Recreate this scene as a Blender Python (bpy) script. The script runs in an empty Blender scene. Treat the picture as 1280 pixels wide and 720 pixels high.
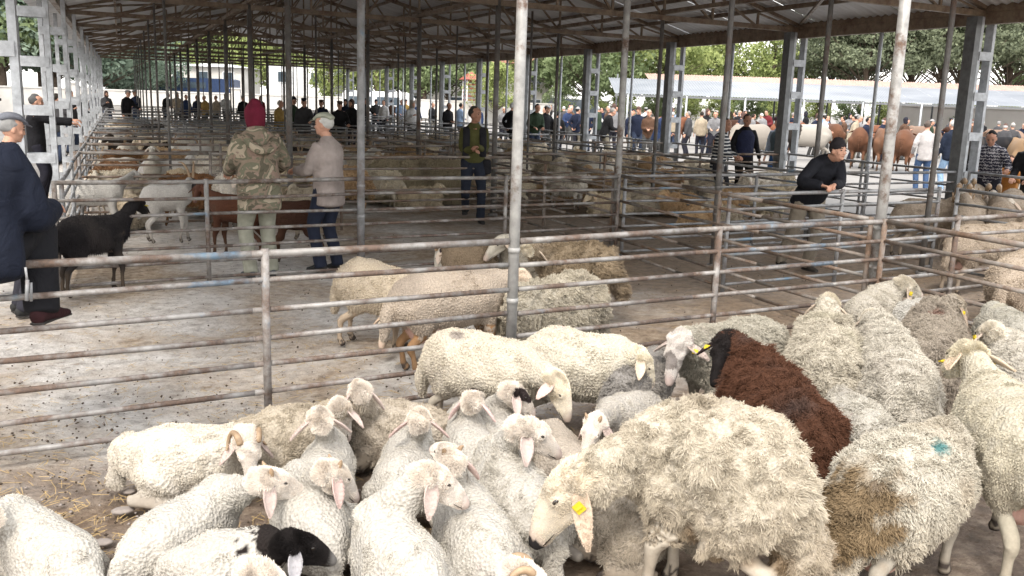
import bpy, math, random
import numpy as np
from mathutils import Vector, Matrix
from mathutils.kdtree import KDTree
random.seed(7); np.random.seed(7)
S = bpy.context.scene
COL = S.collection

# ------------------------------------------------------------------ camera
F, CH, CX, CY = 1150.0, 1.9, 640.0, 360.0
def U(v): v = np.array(v, float); return v / np.linalg.norm(v)
_D = F * F / 233.0
_down = U([-.033 * _D, _D, F]); _fw = np.array([-490, -249.17, F]); _fw = U(_fw - _down * _fw.dot(_down))
_up = -_down; _rt = U(np.cross(_fw, _up)); _rt = _rt if _rt[0] > 0 else -_rt
RC = np.array([_rt, _fw, _up]); CAM = np.array([0, 0, CH])
def at(px, py, z=0.0):
    d = RC @ np.array([px - CX, py - CY, F]); return CAM + d * (z - CH) / d[2]
def ata(px, Y, z=0.0):                      # point on the pixel column's bearing at shed distance Y
    d = RC @ np.array([px - CX, (122 + .033 * (px - 480)) - CY, F]); return np.array([d[0] / d[1] * Y, Y, z])
cd = bpy.data.cameras.new('camera'); cam = bpy.data.objects.new('camera', cd); COL.objects.link(cam); S.camera = cam
cd.sensor_width = 36; cd.lens = F / 1280 * 36; cd.clip_end = 2000; cd.clip_start = .05
m = Matrix(((RC[0][0], -RC[0][1], -RC[0][2], 0), (RC[1][0], -RC[1][1], -RC[1][2], 0), (RC[2][0], -RC[2][1], -RC[2][2], CH), (0, 0, 0, 1)))
cam.matrix_world = m
# ------------------------------------------------------------------ world and sun
SUN_EL, SUN_AZ = math.radians(50), math.radians(218)      # compass-like angle of where the sun stands, from +Y clockwise
W = bpy.data.worlds.new('World'); S.world = W; W.use_nodes = True
wn = W.node_tree; sky = wn.nodes.new('ShaderNodeTexSky'); sky.sky_type = 'NISHITA'; sky.sun_disc = False
sky.sun_elevation = SUN_EL; sky.sun_rotation = SUN_AZ; sky.air_density = 1.4; sky.dust_density = 4.0; sky.ozone_density = .8
# thin bright cloud cover: mix the clear sky with its own pale haze
mx = wn.nodes.new('ShaderNodeMix'); mx.data_type = 'RGBA'; mx.inputs[0].default_value = .65
mx.inputs[7].default_value = (9.7, 9.5, 9.2, 1)
wn.links.new(sky.outputs[0], mx.inputs[6]); wn.links.new(mx.outputs[2], wn.nodes['Background'].inputs[0])
wn.nodes['Background'].inputs[1].default_value = .15
sl = bpy.data.lights.new('sun', 'SUN'); sl.energy = 1.0; sl.angle = math.radians(11); sl.color = (1, .95, .87)
so = bpy.data.objects.new('sun', sl); COL.objects.link(so)
sd = Vector((math.sin(SUN_AZ) * math.cos(SUN_EL), math.cos(SUN_AZ) * math.cos(SUN_EL), math.sin(SUN_EL)))
so.rotation_euler = sd.to_track_quat('Z', 'Y').to_euler(); so.location = sd * 60
S.view_settings.view_transform = 'Standard'; S.view_settings.look = 'None'; S.view_settings.gamma = 1
S.view_settings.exposure = 1.44
try:
    S.cycles.max_bounces = 8; S.cycles.diffuse_bounces = 6; S.cycles.glossy_bounces = 2; S.cycles.transparent_max_bounces = 4
except Exception: pass

# ------------------------------------------------------------------ materials
def newmat(name, rough=.85, spec=.3):
    m = bpy.data.materials.new(name); m.use_nodes = True; nt = m.node_tree; b = nt.nodes['Principled BSDF']
    b.inputs['Roughness'].default_value = rough; b.inputs['Specular IOR Level'].default_value = spec
    return m, nt, b
def N(nt, t, **k):
    n = nt.nodes.new(t)
    for a, v in k.items(): setattr(n, a, v)
    return n
def coords(nt, space='Object', scale=1.0):
    if space == 'World': o = N(nt, 'ShaderNodeNewGeometry').outputs['Position']
    else: o = N(nt, 'ShaderNodeTexCoord').outputs[space]
    mp = N(nt, 'ShaderNodeMapping'); s = (scale,) * 3 if not hasattr(scale, '__len__') else scale
    mp.inputs['Scale'].default_value = s; nt.links.new(o, mp.inputs[0]); return mp.outputs[0]
def noise(nt, vec, scale, detail=4, rough=.55, dist=0):
    n = N(nt, 'ShaderNodeTexNoise'); n.inputs['Scale'].default_value = scale; n.inputs['Detail'].default_value = detail
    n.inputs['Roughness'].default_value = rough; n.inputs['Distortion'].default_value = dist; nt.links.new(vec, n.inputs['Vector']); return n.outputs['Fac']
def ramp(nt, fac, stops, interp='LINEAR'):
    r = N(nt, 'ShaderNodeValToRGB'); cr = r.color_ramp; cr.interpolation = interp
    while len(cr.elements) < len(stops): cr.elements.new(.5)
    for e, (p, c) in zip(cr.elements, stops): e.position = p; e.color = (*c, 1) if hasattr(c, '__len__') else (c, c, c, 1)
    nt.links.new(fac, r.inputs[0]); return r.outputs[0]
def mix(nt, fac, a, b, mode='MIX'):
    n = N(nt, 'ShaderNodeMix', data_type='RGBA', blend_type=mode)
    for i, v in ((0, fac), (6, a), (7, b)):
        if hasattr(v, 'links') or hasattr(v, 'is_linked'): nt.links.new(v, n.inputs[i])
        elif i: n.inputs[i].default_value = (*v, 1)
        else: n.inputs[0].default_value = v
    return n.outputs[2]
def bump(nt, b, h, strength=.5, dist=.01):
    n = N(nt, 'ShaderNodeBump'); n.inputs['Strength'].default_value = strength; n.inputs['Distance'].default_value = dist
    nt.links.new(h, n.inputs['Height']); nt.links.new(n.outputs[0], b.inputs['Normal'])
def L(nt, a, b): nt.links.new(a, b)

def m_simple(name, col, rough=.8, var=.25, scale=6, bmp=.2, dist=.005, spec=.3, space='Object'):
    m, nt, b = newmat(name, rough, spec); v = coords(nt, space)
    n = noise(nt, v, scale, 5); c = ramp(nt, n, [(.25, tuple(x * (1 - var) for x in col)), (.75, tuple(min(1, x * (1 + var)) for x in col))])
    L(nt, c, b.inputs['Base Color']); bump(nt, b, noise(nt, v, scale * 5, 3), bmp, dist); return m
def m_objcol(name, rough=.85, scale=9, var=.3, bmp=.5, dist=.012):
    m, nt, b = newmat(name, rough, .2); v = coords(nt); o = N(nt, 'ShaderNodeObjectInfo').outputs['Color']
    n = ramp(nt, noise(nt, v, scale, 4), [(.3, 1 - var), (.7, 1.0)]); L(nt, mix(nt, 1.0, o, n, 'MULTIPLY'), b.inputs['Base Color'])
    w = N(nt, 'ShaderNodeMath', operation='ADD'); L(nt, noise(nt, v, 7, 3, .5, 1.5), w.inputs[0])
    k = N(nt, 'ShaderNodeMath', operation='MULTIPLY'); L(nt, noise(nt, v, 220, 2), k.inputs[0]); k.inputs[1].default_value = .06; L(nt, k.outputs[0], w.inputs[1])
    bump(nt, b, w.outputs[0], bmp, dist * 3); return m
M = {}
M['cloth'] = m_objcol('cloth')
def m_tint(name, rough=.95, fine=90, amp=.35, bmp=.7, dist=.012):
    m, nt, b = newmat(name, rough, .12); v = coords(nt); a = N(nt, 'ShaderNodeAttribute', attribute_name='tint').outputs['Color']
    n = ramp(nt, noise(nt, v, fine, 4, .6), [(.3, 1 - amp), (.72, 1.0)]); c = mix(nt, 1.0, a, n, 'MULTIPLY')
    c = mix(nt, 1.0, c, N(nt, 'ShaderNodeObjectInfo').outputs['Color'], 'MULTIPLY'); L(nt, c, b.inputs['Base Color'])
    vo = N(nt, 'ShaderNodeTexVoronoi'); vo.inputs['Scale'].default_value = fine * .8; L(nt, v, vo.inputs['Vector'])
    bump(nt, b, vo.outputs['Distance'], bmp, dist); return m
M['wool'] = m_tint('wool'); M['face'] = m_tint('short_hair', .8, 70, .14, .25, .004)
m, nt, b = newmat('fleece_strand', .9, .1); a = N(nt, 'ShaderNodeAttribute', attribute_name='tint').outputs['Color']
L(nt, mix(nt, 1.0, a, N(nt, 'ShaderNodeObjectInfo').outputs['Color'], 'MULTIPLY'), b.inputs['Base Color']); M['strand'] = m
M['hoof'] = m_simple('hoof', (.05, .042, .035), .6)
M['eye'] = m_simple('eye', (.015, .011, .008), .12, spec=.6)
M['horn'] = m_simple('horn', (.27, .19, .12), .5, .35, 30, .6, .004)
M['tag'] = m_simple('yellow_plastic', (.5, .38, .02), .55, .3)
M['skin'] = m_simple('skin', (.5, .28, .2), .6, .15, 20, .15, .002)
M['skin_dark'] = m_simple('tanned_skin', (.36, .19, .13), .6, .15, 20, .15, .002)
M['leather'] = m_simple('shoe_leather', (.03, .026, .024), .5)
# painted pipes: galvanised grey, rust and flakes of old blue paint
def m_pipe(name, base, rustamt, blueamt, rough=.5, rustc=((.045, .026, .018), (.14, .075, .045)), edge=.2):
    m, nt, b = newmat(name, rough, .5); v = coords(nt, 'World')
    base_c = ramp(nt, noise(nt, v, 9, 6, .65), [(.3, tuple(x * .5 for x in base)), (.68, base)])
    blue = ramp(nt, noise(nt, v, 1.7, 5, .65), [(blueamt, 0.0), (blueamt + .06, .8)])
    c = mix(nt, blue, base_c, (.10, .19, .28))
    rust = ramp(nt, noise(nt, v, 3.2, 9, .72), [(rustamt, 0.0), (rustamt + edge, .92)])
    rc = ramp(nt, noise(nt, v, 45, 5, .7), [(.3, rustc[0]), (.7, rustc[1])])
    c = mix(nt, rust, c, rc); L(nt, c, b.inputs['Base Color'])
    L(nt, ramp(nt, rust, [(0, .42), (1, .85)]), b.inputs['Roughness'])
    bump(nt, b, noise(nt, v, 120, 4), .35, .003); return m
M['rail'] = m_pipe('painted_pipe', (.29, .28, .27), .41, .62, rustc=((.04, .027, .021), (.125, .075, .05)), edge=.16)
M['rail_grey'] = m_pipe('galvanised_pipe', (.27, .275, .285), .50, .62)
M['rail_rust'] = m_pipe('rusty_pipe', (.27, .25, .23), .40, .7, rustc=((.07, .045, .03), (.2, .12, .075)))
M['pole'] = m_pipe('white_painted_pole', (.37, .365, .355), .55, .68, edge=.1)
M['pole_dark'] = m_pipe('dull_pole', (.17, .165, .16), .50, .72)
M['steel_dark'] = m_pipe('brown_primed_steel', (.25, .19, .135), .48, .8)
M['steel_white'] = m_pipe('pale_painted_steel', (.5, .53, .57), .68, .9, .5)
M['steel_grey'] = m_pipe('grey_painted_steel', (.16, .17, .18), .6, .8)
# corrugated roof sheet
m, nt, b = newmat('roof_sheet', .45, .5); v = coords(nt, 'World', (.4, 3, 1))
c = ramp(nt, noise(nt, v, 1.6, 5), [(.3, (.5, .51, .53)), (.7, (.7, .72, .75))]); L(nt, c, b.inputs['Base Color']); b.inputs['Metallic'].default_value = .1; M['sheet'] = m
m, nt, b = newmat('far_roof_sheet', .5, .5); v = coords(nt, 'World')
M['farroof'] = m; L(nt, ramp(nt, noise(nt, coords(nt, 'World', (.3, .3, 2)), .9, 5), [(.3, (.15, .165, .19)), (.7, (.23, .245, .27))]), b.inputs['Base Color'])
M['farroof_red'] = m_simple('rusted_roof_sheet', (.36, .24, .2), .7, .3, 2, space='Object')
# ground inside the shed: trodden earth whitened with lime over concrete
m, nt, b = newmat('ground', .95, .15); v = coords(nt, 'World')
lime = ramp(nt, noise(nt, coords(nt, 'World', (1, 1.0, 1)), .55, 6, .62, .6), [(.37, 0.0), (.55, 1.0)])
lc = ramp(nt, noise(nt, v, 9, 8, .7), [(.3, (.30, .275, .255)), (.5, (.58, .55, .52)), (.7, (.74, .715, .69))])
dc = ramp(nt, noise(nt, v, 13, 8, .7), [(.28, (.14, .10, .07)), (.5, (.38, .30, .225)), (.72, (.58, .49, .39))])
c = mix(nt, lime, dc, lc)
spots = ramp(nt, noise(nt, v, 34, 5, .75), [(.33, .85), (.40, 0.0)]); c = mix(nt, spots, c, (.06, .043, .03))
str_ = ramp(nt, noise(nt, v, 1.9, 6, .7, .4), [(.62, 0.0), (.7, .8)]); c = mix(nt, str_, c, (.2, .125, .055))
# dunged, damp earth in the pens on the right
sx = N(nt, 'ShaderNodeSeparateXYZ'); L(nt, N(nt, 'ShaderNodeNewGeometry').outputs['Position'], sx.inputs[0])
gx = N(nt, 'ShaderNodeMath', operation='SUBTRACT'); L(nt, sx.outputs[0], gx.inputs[0]); gx.inputs[1].default_value = 3.4
wob = N(nt, 'ShaderNodeMath', operation='MULTIPLY_ADD'); L(nt, noise(nt, v, .9, 5), wob.inputs[0]); wob.inputs[1].default_value = 5.0; L(nt, gx.outputs[0], wob.inputs[2])
dm = ramp(nt, wob.outputs[0], [(0.0, 0.0), (1.0, 1.0)])
d2 = N(nt, 'ShaderNodeMapRange'); L(nt, wob.outputs[0], d2.inputs[0]); d2.inputs[1].default_value = 2.4; d2.inputs[2].default_value = 4.4
d2.inputs[4].default_value = .8
c = mix(nt, d2.outputs[0], c, ramp(nt, noise(nt, v, 11, 8, .7), [(.3, (.12, .085, .06)), (.72, (.34, .25, .17))]))
# trodden brown dirt of the nearest pen
fy = N(nt, 'ShaderNodeMath', operation='MULTIPLY_ADD'); L(nt, sx.outputs[0], fy.inputs[0]); fy.inputs[1].default_value = .115; fy.inputs[2].default_value = 5.0
fd = N(nt, 'ShaderNodeMath', operation='SUBTRACT'); L(nt, fy.outputs[0], fd.inputs[0]); L(nt, sx.outputs[1], fd.inputs[1])
fn = N(nt, 'ShaderNodeMath', operation='MULTIPLY_ADD'); L(nt, noise(nt, v, 1.4, 6, .65), fn.inputs[0]); fn.inputs[1].default_value = 1.6; L(nt, fd.outputs[0], fn.inputs[2])
fm = N(nt, 'ShaderNodeMapRange'); L(nt, fn.outputs[0], fm.inputs[0]); fm.inputs[1].default_value = .6; fm.inputs[2].default_value = 1.3; fm.inputs[4].default_value = .82
c = mix(nt, fm.outputs[0], c, ramp(nt, noise(nt, v, 10, 9, .74), [(.3, (.06, .04, .026)), (.5, (.19, .13, .088)), (.72, (.42, .335, .25))]))
L(nt, c, b.inputs['Base Color'])
hh = N(nt, 'ShaderNodeMath', operation='ADD'); L(nt, noise(nt, v, 22, 9, .75), hh.inputs[0]); L(nt, noise(nt, v, 4, 4), hh.inputs[1])
bump(nt, b, hh.outputs[0], 1.0, .05); M['ground'] = m
M['yard'] = m_simple('yard_concrete', (.21, .2, .19), .9, .22, .5, .3, .01, space='Object')
M['wall'] = m_simple('boundary_wall', (.55, .53, .5), .9, .12, 1.5)
M['wall_pink'] = m_simple('pink_wall', (.5, .38, .36), .9, .12, 1.5)
M['straw'] = m_simple('straw', (.42, .3, .14), .8, .4, 3)
M['stone'] = m_simple('stone', (.24, .21, .19), .9, .3, 20)
M['dung'] = m_simple('dung', (.06, .042, .028), .8, .4, 20)
M['bark'] = m_simple('bark', (.12, .09, .07), .9, .3, 8, .6, .02)
M['plaster'] = m_simple('plaster', (.62, .6, .57), .9, .08, 1); M['tiles'] = m_simple('roof_tiles', (.42, .22, .17), .85, .25, 4)
M['glass'] = m_simple('window_glass', (.06, .08, .1), .1, .2, 2, spec=.6); M['metal_blue'] = m_simple('blue_paint', (.03, .05, .11), .4)
M['metal_white'] = m_simple('white_paint', (.75, .76, .78), .4, .05); M['metal_red'] = m_simple('red_paint', (.3, .09, .07), .5)
def m_leaf(name, c1, c2):
    m, nt, b = newmat(name, .7, .25); a = N(nt, 'ShaderNodeAttribute', attribute_name='tint').outputs['Fac']
    L(nt, ramp(nt, a, [(0, c1), (1, c2)]), b.inputs['Base Color'])
    tr = N(nt, 'ShaderNodeBsdfTranslucent'); L(nt, ramp(nt, a, [(0, c1), (1, c2)]), tr.inputs[0]); ms = N(nt, 'ShaderNodeMixShader'); ms.inputs[0].default_value = .35
    L(nt, b.outputs[0], ms.inputs[1]); L(nt, tr.outputs[0], ms.inputs[2]); L(nt, ms.outputs[0], nt.nodes['Material Output'].inputs[0]); return m
M['leaf_light'] = m_leaf('spring_leaves', (.17, .22, .075), (.4, .45, .18)); M['leaf_mid'] = m_leaf('green_leaves', (.12, .165, .075), (.27, .33, .17))
M['leaf_pine'] = m_leaf('pine_needles', (.10, .12, .08), (.24, .27, .17)); M['leaf_blue'] = m_leaf('silver_leaves', (.12, .17, .13), (.27, .34, .26))
# camouflage, stripes, patterned knit
m, nt, b = newmat('camouflage_cloth', .9, .15); v = coords(nt, 'Object', (1, 1, 1.3)); n1 = noise(nt, v, 5.5, 2.5, .5, .8)
c = ramp(nt, n1, [(0, (.10, .09, .065)), (.42, (.21, .165, .125)), (.5, (.14, .135, .095)), (.58, (.34, .29, .22))], 'CONSTANT')
c2 = ramp(nt, noise(nt, coords(nt, 'Object', (1.1, 1, 1.1)), 8, 2, .5, .6), [(0, 0.0), (.6, 1.0)], 'CONSTANT'); c = mix(nt, c2, c, (.24, .175, .14))
L(nt, c, b.inputs['Base Color']); bump(nt, b, noise(nt, v, 6, 4, .5, 1.5), .8, .05); M['camo'] = m
m, nt, b = newmat('striped_knit', .9, .15); w = N(nt, 'ShaderNodeTexWave', wave_type='BANDS', bands_direction='Z'); w.inputs['Scale'].default_value = 5; w.inputs['Distortion'].default_value = .6
L(nt, coords(nt), w.inputs[0]); L(nt, ramp(nt, w.outputs['Fac'], [(0, (.03, .035, .045)), (.72, (.03, .035, .045)), (.75, (.6, .6, .6))]), b.inputs['Base Color']); M['stripe'] = m
m, nt, b = newmat('patterned_knit', .9, .15); w = N(nt, 'ShaderNodeTexWave', wave_type='BANDS', bands_direction='Z'); w.inputs['Scale'].default_value = 6; w.inputs['Distortion'].default_value = 6; w.inputs['Detail Scale'].default_value = 6
L(nt, coords(nt), w.inputs[0]); L(nt, ramp(nt, w.outputs['Fac'], [(0, (.025, .025, .04)), (.7, (.03, .03, .045)), (.8, (.35, .34, .36))]), b.inputs['Base Color']); M['pattern'] = m

# ------------------------------------------------------------------ object helpers
def tag(o, label=None, cat=None, group=None, kind=None):
    if label: o['label'] = label
    if cat: o['category'] = cat
    if group: o['group'] = group
    if kind: o['kind'] = kind
    return o
def empty(name, loc=(0, 0, 0), rz=0.0):
    o = bpy.data.objects.new(name, None); COL.objects.link(o); o.location = loc; o.rotation_euler = (0, 0, rz); o.empty_display_size = .1; return o
def mesh(name, V, Fc, mats, mi=None, smooth=True, tint=None):
    me = bpy.data.meshes.new(name); V = np.asarray(V, dtype=np.float32)
    if isinstance(Fc, np.ndarray):
        k = Fc.shape[1]; me.vertices.add(len(V)); me.vertices.foreach_set('co', V.ravel()); me.loops.add(Fc.size); me.loops.foreach_set('vertex_index', Fc.ravel().astype(np.int32))
        me.polygons.add(len(Fc)); me.polygons.foreach_set('loop_start', np.arange(0, Fc.size, k, dtype=np.int32)); me.update(calc_edges=True)
    else: me.from_pydata(V.tolist(), [], Fc); me.update()
    for mm in (mats if isinstance(mats, (list, tuple)) else [mats]): me.materials.append(mm)
    if mi is not None: me.polygons.foreach_set('material_index', np.asarray(mi, dtype=np.int32))
    if smooth: me.polygons.foreach_set('use_smooth', np.ones(len(me.polygons), dtype=bool))
    if tint is not None:
        a = me.attributes.new('tint', 'FLOAT_COLOR', 'POINT'); t = np.ones((len(V), 4), dtype=np.float32); t[:, :3] = tint; a.data.foreach_set('color', t.ravel())
    me.update(); return me
def ob(name, me, parent=None, loc=(0, 0, 0), color=None):
    o = bpy.data.objects.new(name, me); COL.objects.link(o); o.location = loc
    if parent is not None: o.parent = parent
    if color is not None: o.color = (*color, 1)
    return o
class G:                                     # geometry collector (triangles and quads)
    def __init__(s): s.V = []; s.F = []; s.m = []; s.n = 0; s.t = []
    def add(s, V, Fc, mi=0, tint=(1, 1, 1)):
        V = np.asarray(V, float); s.V.append(V); s.F += [tuple(int(i) + s.n for i in f) for f in Fc]; s.m += [mi] * len(Fc); s.n += len(V)
        t = np.empty((len(V), 3)); t[:] = tint; s.t.append(t); return s
    def mesh(s, name, mats, smooth=True, tint=False):
        return mesh(name, np.concatenate(s.V), s.F, mats, s.m, smooth, np.concatenate(s.t) if tint else None)
def box(c, s, R=None):
    v = np.array([[x, y, z] for x in (-.5, .5) for y in (-.5, .5) for z in (-.5, .5)]) * np.array(s)
    if R is not None: v = v @ np.asarray(R).T
    return v + np.array(c), [(0, 1, 3, 2), (4, 6, 7, 5), (0, 4, 5, 1), (2, 3, 7, 6), (0, 2, 6, 4), (1, 5, 7, 3)]
def frame_of(d, up=(0, 0, 1)):
    d = U(d); up = np.array(up, float)
    if abs(d.dot(U(up))) > .98: up = np.array([1, 0, 0.])
    s = U(np.cross(up, d)); return d, s, np.cross(d, s)
def beam(p, q, w, h, up=(0, 0, 1)):          # rectangular bar between two points
    p = np.array(p, float); q = np.array(q, float); d, s, u = frame_of(q - p, up); R = np.array([d, s, u]).T
    return box((p + q) / 2, (np.linalg.norm(q - p), w, h), R)
def tube(p, q, r, n=8, r2=None):
    p = np.array(p, float); q = np.array(q, float); d, s, u = frame_of(q - p); r2 = r if r2 is None else r2
    a = np.linspace(0, 2 * math.pi, n, endpoint=False); ring = np.cos(a)[:, None] * s + np.sin(a)[:, None] * u
    V = np.concatenate([p + ring * r, q + ring * r2]); Fc = [(i, (i + 1) % n, n + (i + 1) % n, n + i) for i in range(n)] + [tuple(range(n))[::-1], tuple(range(n, 2 * n))]
    return V, Fc
def loft(P, A, B=None, up=(0, 0, 1), n=14, sub=3, cap=.55):
    """closed organic tube through points P with half-width A and half-height B and rounded ends"""
    P = np.array(P, float); A = np.array(A, float); B = A if B is None else np.array(B, float); k = len(P)
    def cr(X):
        X = np.asarray(X, float); E = np.concatenate([[2 * X[0] - X[1]], X, [2 * X[-1] - X[-2]]]); out = []
        for i in range(k - 1):
            a, b, c, d = E[i:i + 4]
            for j in range(sub):
                t = j / sub; out.append(.5 * (2 * b + (c - a) * t + (2 * a - 5 * b + 4 * c - d) * t * t + (-a + 3 * b - 3 * c + d) * t ** 3))
        out.append(X[-1]); return np.array(out)
    Q = cr(P); a2 = np.maximum(cr(A), .001); b2 = np.maximum(cr(B), .001); T = np.gradient(Q, axis=0)
    e0 = [(Q[0] - U(T[0]) * min(a2[0], b2[0]) * cap * math.sin(t), math.cos(t)) for t in (1.45, 1.0, .5)]
    e1 = [(Q[-1] + U(T[-1]) * min(a2[-1], b2[-1]) * cap * math.sin(t), math.cos(t)) for t in (.5, 1.0, 1.45)]
    Q = np.concatenate([[e[0] for e in e0], Q, [e[0] for e in e1]])
    a2 = np.concatenate([[a2[0] * e[1] for e in e0], a2, [a2[-1] * e[1] for e in e1]]); b2 = np.concatenate([[b2[0] * e[1] for e in e0], b2, [b2[-1] * e[1] for e in e1]])
    T = np.concatenate([[T[0]] * 3, T, [T[-1]] * 3]); th = np.linspace(0, 2 * math.pi, n, endpoint=False); V = []; last = None
    for q, t, a, b in zip(Q, T, a2, b2):
        d, s, u = frame_of(t, up)
        if last is not None and s.dot(last) < 0: s, u = -s, -u
        last = s; V.append(q + np.cos(th)[:, None] * s * a + np.sin(th)[:, None] * u * b)
    R = len(V); Fc = [(r * n + i, r * n + (i + 1) % n, (r + 1) * n + (i + 1) % n, (r + 1) * n + i) for r in range(R - 1) for i in range(n)]
    Fc += [tuple(range(n))[::-1], tuple(range((R - 1) * n, R * n))]; return np.concatenate(V), Fc
def ell(c, r, R=None, n=12):
    c = np.array(c, float); return loft([c - [0, 0, r[2] * .999], c - [0, 0, r[2] * .7], c, c + [0, 0, r[2] * .7], c + [0, 0, r[2] * .999]],
        [r[0] * .05, r[0] * .71, r[0], r[0] * .71, r[0] * .05], [r[1] * .05, r[1] * .71, r[1], r[1] * .71, r[1] * .05], up=(0, 1, 0), n=n, cap=.1)
def remesh(lofts, voxel, smooth=4):
    """union of closed lofts as one skin; returns V, F(quads), tag per vertex"""
    g = G(); tg = []
    for (V, Fc), t in lofts: g.add(V, Fc); tg += [t] * len(V)
    V = np.concatenate(g.V); me = mesh('t', V, g.F, M['wool']); o = bpy.data.objects.new('t', me); COL.objects.link(o)
    r = o.modifiers.new('r', 'REMESH'); r.mode = 'VOXEL'; r.voxel_size = voxel; r.adaptivity = 0
    s = o.modifiers.new('s', 'SMOOTH'); s.factor = .5; s.iterations = smooth
    dg = bpy.context.evaluated_depsgraph_get(); e = o.evaluated_get(dg); em = e.to_mesh()
    n = len(em.vertices); v = np.empty(n * 3, np.float32); em.vertices.foreach_get('co', v); v = v.reshape(-1, 3).astype(float)
    fl = np.empty(len(em.loops), np.int32); em.loops.foreach_get('vertex_index', fl); lt = np.empty(len(em.polygons), np.int32); em.polygons.foreach_get('loop_total', lt)
    assert (lt == 4).all(); fq = fl.reshape(-1, 4); e.to_mesh_clear(); bpy.data.objects.remove(o); bpy.data.meshes.remove(me)
    # nearest raw vertex gives the tag
    tg = np.array(tg); T = np.empty(n, int); V32 = V.astype(np.float32); sq = (V32 ** 2).sum(1)
    for i in range(0, n, 4000):
        q = v[i:i + 4000].astype(np.float32); T[i:i + 4000] = tg[np.argmin(sq[None] - 2 * q @ V32.T, axis=1)]
    return v, fq, T
def vnormals(V, Fq):
    a = V[Fq[:, 0]]; b = V[Fq[:, 1]]; c = V[Fq[:, 2]]; d = V[Fq[:, 3]]; fn = np.cross(c - a, d - b); n = np.zeros_like(V)
    for i in range(4): np.add.at(n, Fq[:, i], fn)
    return n / (np.linalg.norm(n, axis=1)[:, None] + 1e-12)
def sn(P, freq, seed, k=7):                  # smooth noise in [-1,1]
    r = np.random.RandomState(seed); K = r.normal(size=(k, 3)); K /= np.linalg.norm(K, axis=1)[:, None]; K *= r.uniform(.6, 1.5, (k, 1)) * freq
    Q = P + .35 / freq * np.sin(P[:, [1, 2, 0]] * freq * .8 + seed); return np.sin(Q @ K.T + r.uniform(0, 6.3, k)).sum(1) / k * 1.6

# ------------------------------------------------------------------ the setting: ground, shed, pens
SK = .115
def row(k, X): return 5.1 + 4.37 * k + SK * X
XS = (-1.02, 2.3, 5.75, 9.1, 12.5)
xs = np.concatenate([[-400, -60, -20, -6], np.arange(-2, 15.01, .12), [20, 60, 500]]); ys = np.concatenate([[-200, -30, -8], np.arange(-2, 16, .12), np.arange(16, 60, 1.0), [80, 200, 900]])
X, Y = np.meshgrid(xs, ys, indexing='ij'); Pg = np.stack([X.ravel(), Y.ravel(), np.zeros(X.size)], 1)
near = (Pg[:, 0] > -2) & (Pg[:, 0] < 15) & (Pg[:, 1] > -2) & (Pg[:, 1] < 16)
Pg[:, 2] = np.where(near, (sn(Pg, 3, 1) * .012 + sn(Pg, 11, 2) * .007 + sn(Pg, 25, 3) * .004) - .02, -.03)
nx, ny = len(xs), len(ys); I = (np.arange(nx - 1)[:, None] * ny + np.arange(ny - 1)).ravel(); Fg = np.stack([I, I + ny, I + ny + 1, I + 1], 1)
tag(ob('ground', mesh('ground', Pg, Fg, M['ground'])), 'trodden whitish earth floor under the shed and beyond', kind='structure')
def sheet(name, pts, z, mat, th=.0):
    g = G(); g.add([(x, y, z) for x, y in pts], [tuple(range(len(pts)))]); return tag(ob(name, g.mesh(name, mat, False)), kind='structure')
sheet('yard', [(13.0, -30), (400, -30), (400, 600), (13.0, 600)], .006, M['yard'])
sheet('far_yard', [(-90, 51.5), (13.0, 51.5), (13.0, 600), (-90, 600)], .006, M['yard'])
sheet('side_yard', [(-90, -30), (-1.5, -30), (-1.5, 51.5), (-90, 51.5)], .006, M['yard'])

EZ = 3.42                                     # eave height
XL, XR = XS[0], XS[-1]; XM = (XL + XR) / 2; RZ = EZ + 1.75
KK = range(0, 12)
shed = tag(empty('market_shed', (0, 0, 0)), 'long open livestock shed with rusty trusses and corrugated metal roof', 'shed')
def roofz(X): return EZ + .12 + (RZ - EZ) * (1 - abs(X - XM) / (XR - XM))
# lattice columns: channels + battens
def column_parts(X, k, face, w=.36, cw=.07):
    y = row(k, X)
    for j, dx in enumerate((-w / 2, w / 2)):
        g = G(); g.add(*box((X + dx, y, EZ / 2), (cw, .15, EZ))); o = ob('column', g.mesh('column', face, False), shed)
        if j == 0: first = o
    for z in np.arange(.35, EZ, .62):
        for dy in (-.085, .085): g = G(); g.add(*box((X, y + dy, z), (w + .02, .012, .13))); ob('batten', g.mesh('batten', face, False), first)
for k in KK:
    if k > 0: column_parts(XL, k, M['steel_white'])
    column_parts(XR, k, M['steel_white'], .27, .055)
    g = G(); g.add(*box((XR - .22, row(k, XR) + .02, EZ / 2), (.11, .2, EZ))); ob('column', g.mesh('column', M['steel_grey'], False), shed)
    # truss
    t = G(); b0 = np.array([XL, row(k, XL), EZ + .05]); b1 = np.array([XR, row(k, XR), EZ + .05]); ap = np.array([XM, row(k, XM), RZ])
    t.add(*beam(b0, b1, .07, .09)); c0 = b0 + [0, 0, .1]; c1 = b1 + [0, 0, .1]; t.add(*beam(c0, ap, .08, .1)); t.add(*beam(ap, c1, .08, .1))
    tr = ob('truss', t.mesh('truss', M['steel_dark'], False), shed); w = G(); nb = 12
    for i in range(1, nb):
        f = i / nb; lo = b0 + (b1 - b0) * f; hi = np.array([lo[0], lo[1], roofz(lo[0]) - .12]); w.add(*beam(lo, hi, .04, .04))
        f2 = (i - 1 if i <= nb // 2 else i + 1) / nb; l2 = b0 + (b1 - b0) * f2; h3 = hi if i <= nb // 2 else hi
        w.add(*beam(l2, hi, .035, .035)); ob('web_bar', w.mesh('web_bar', M['steel_dark'], False), tr); w = G()
Y0, Y1 = row(0, 0) - .5, row(11, 0) + .8
def skew(X, Y): return Y + SK * X
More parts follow.
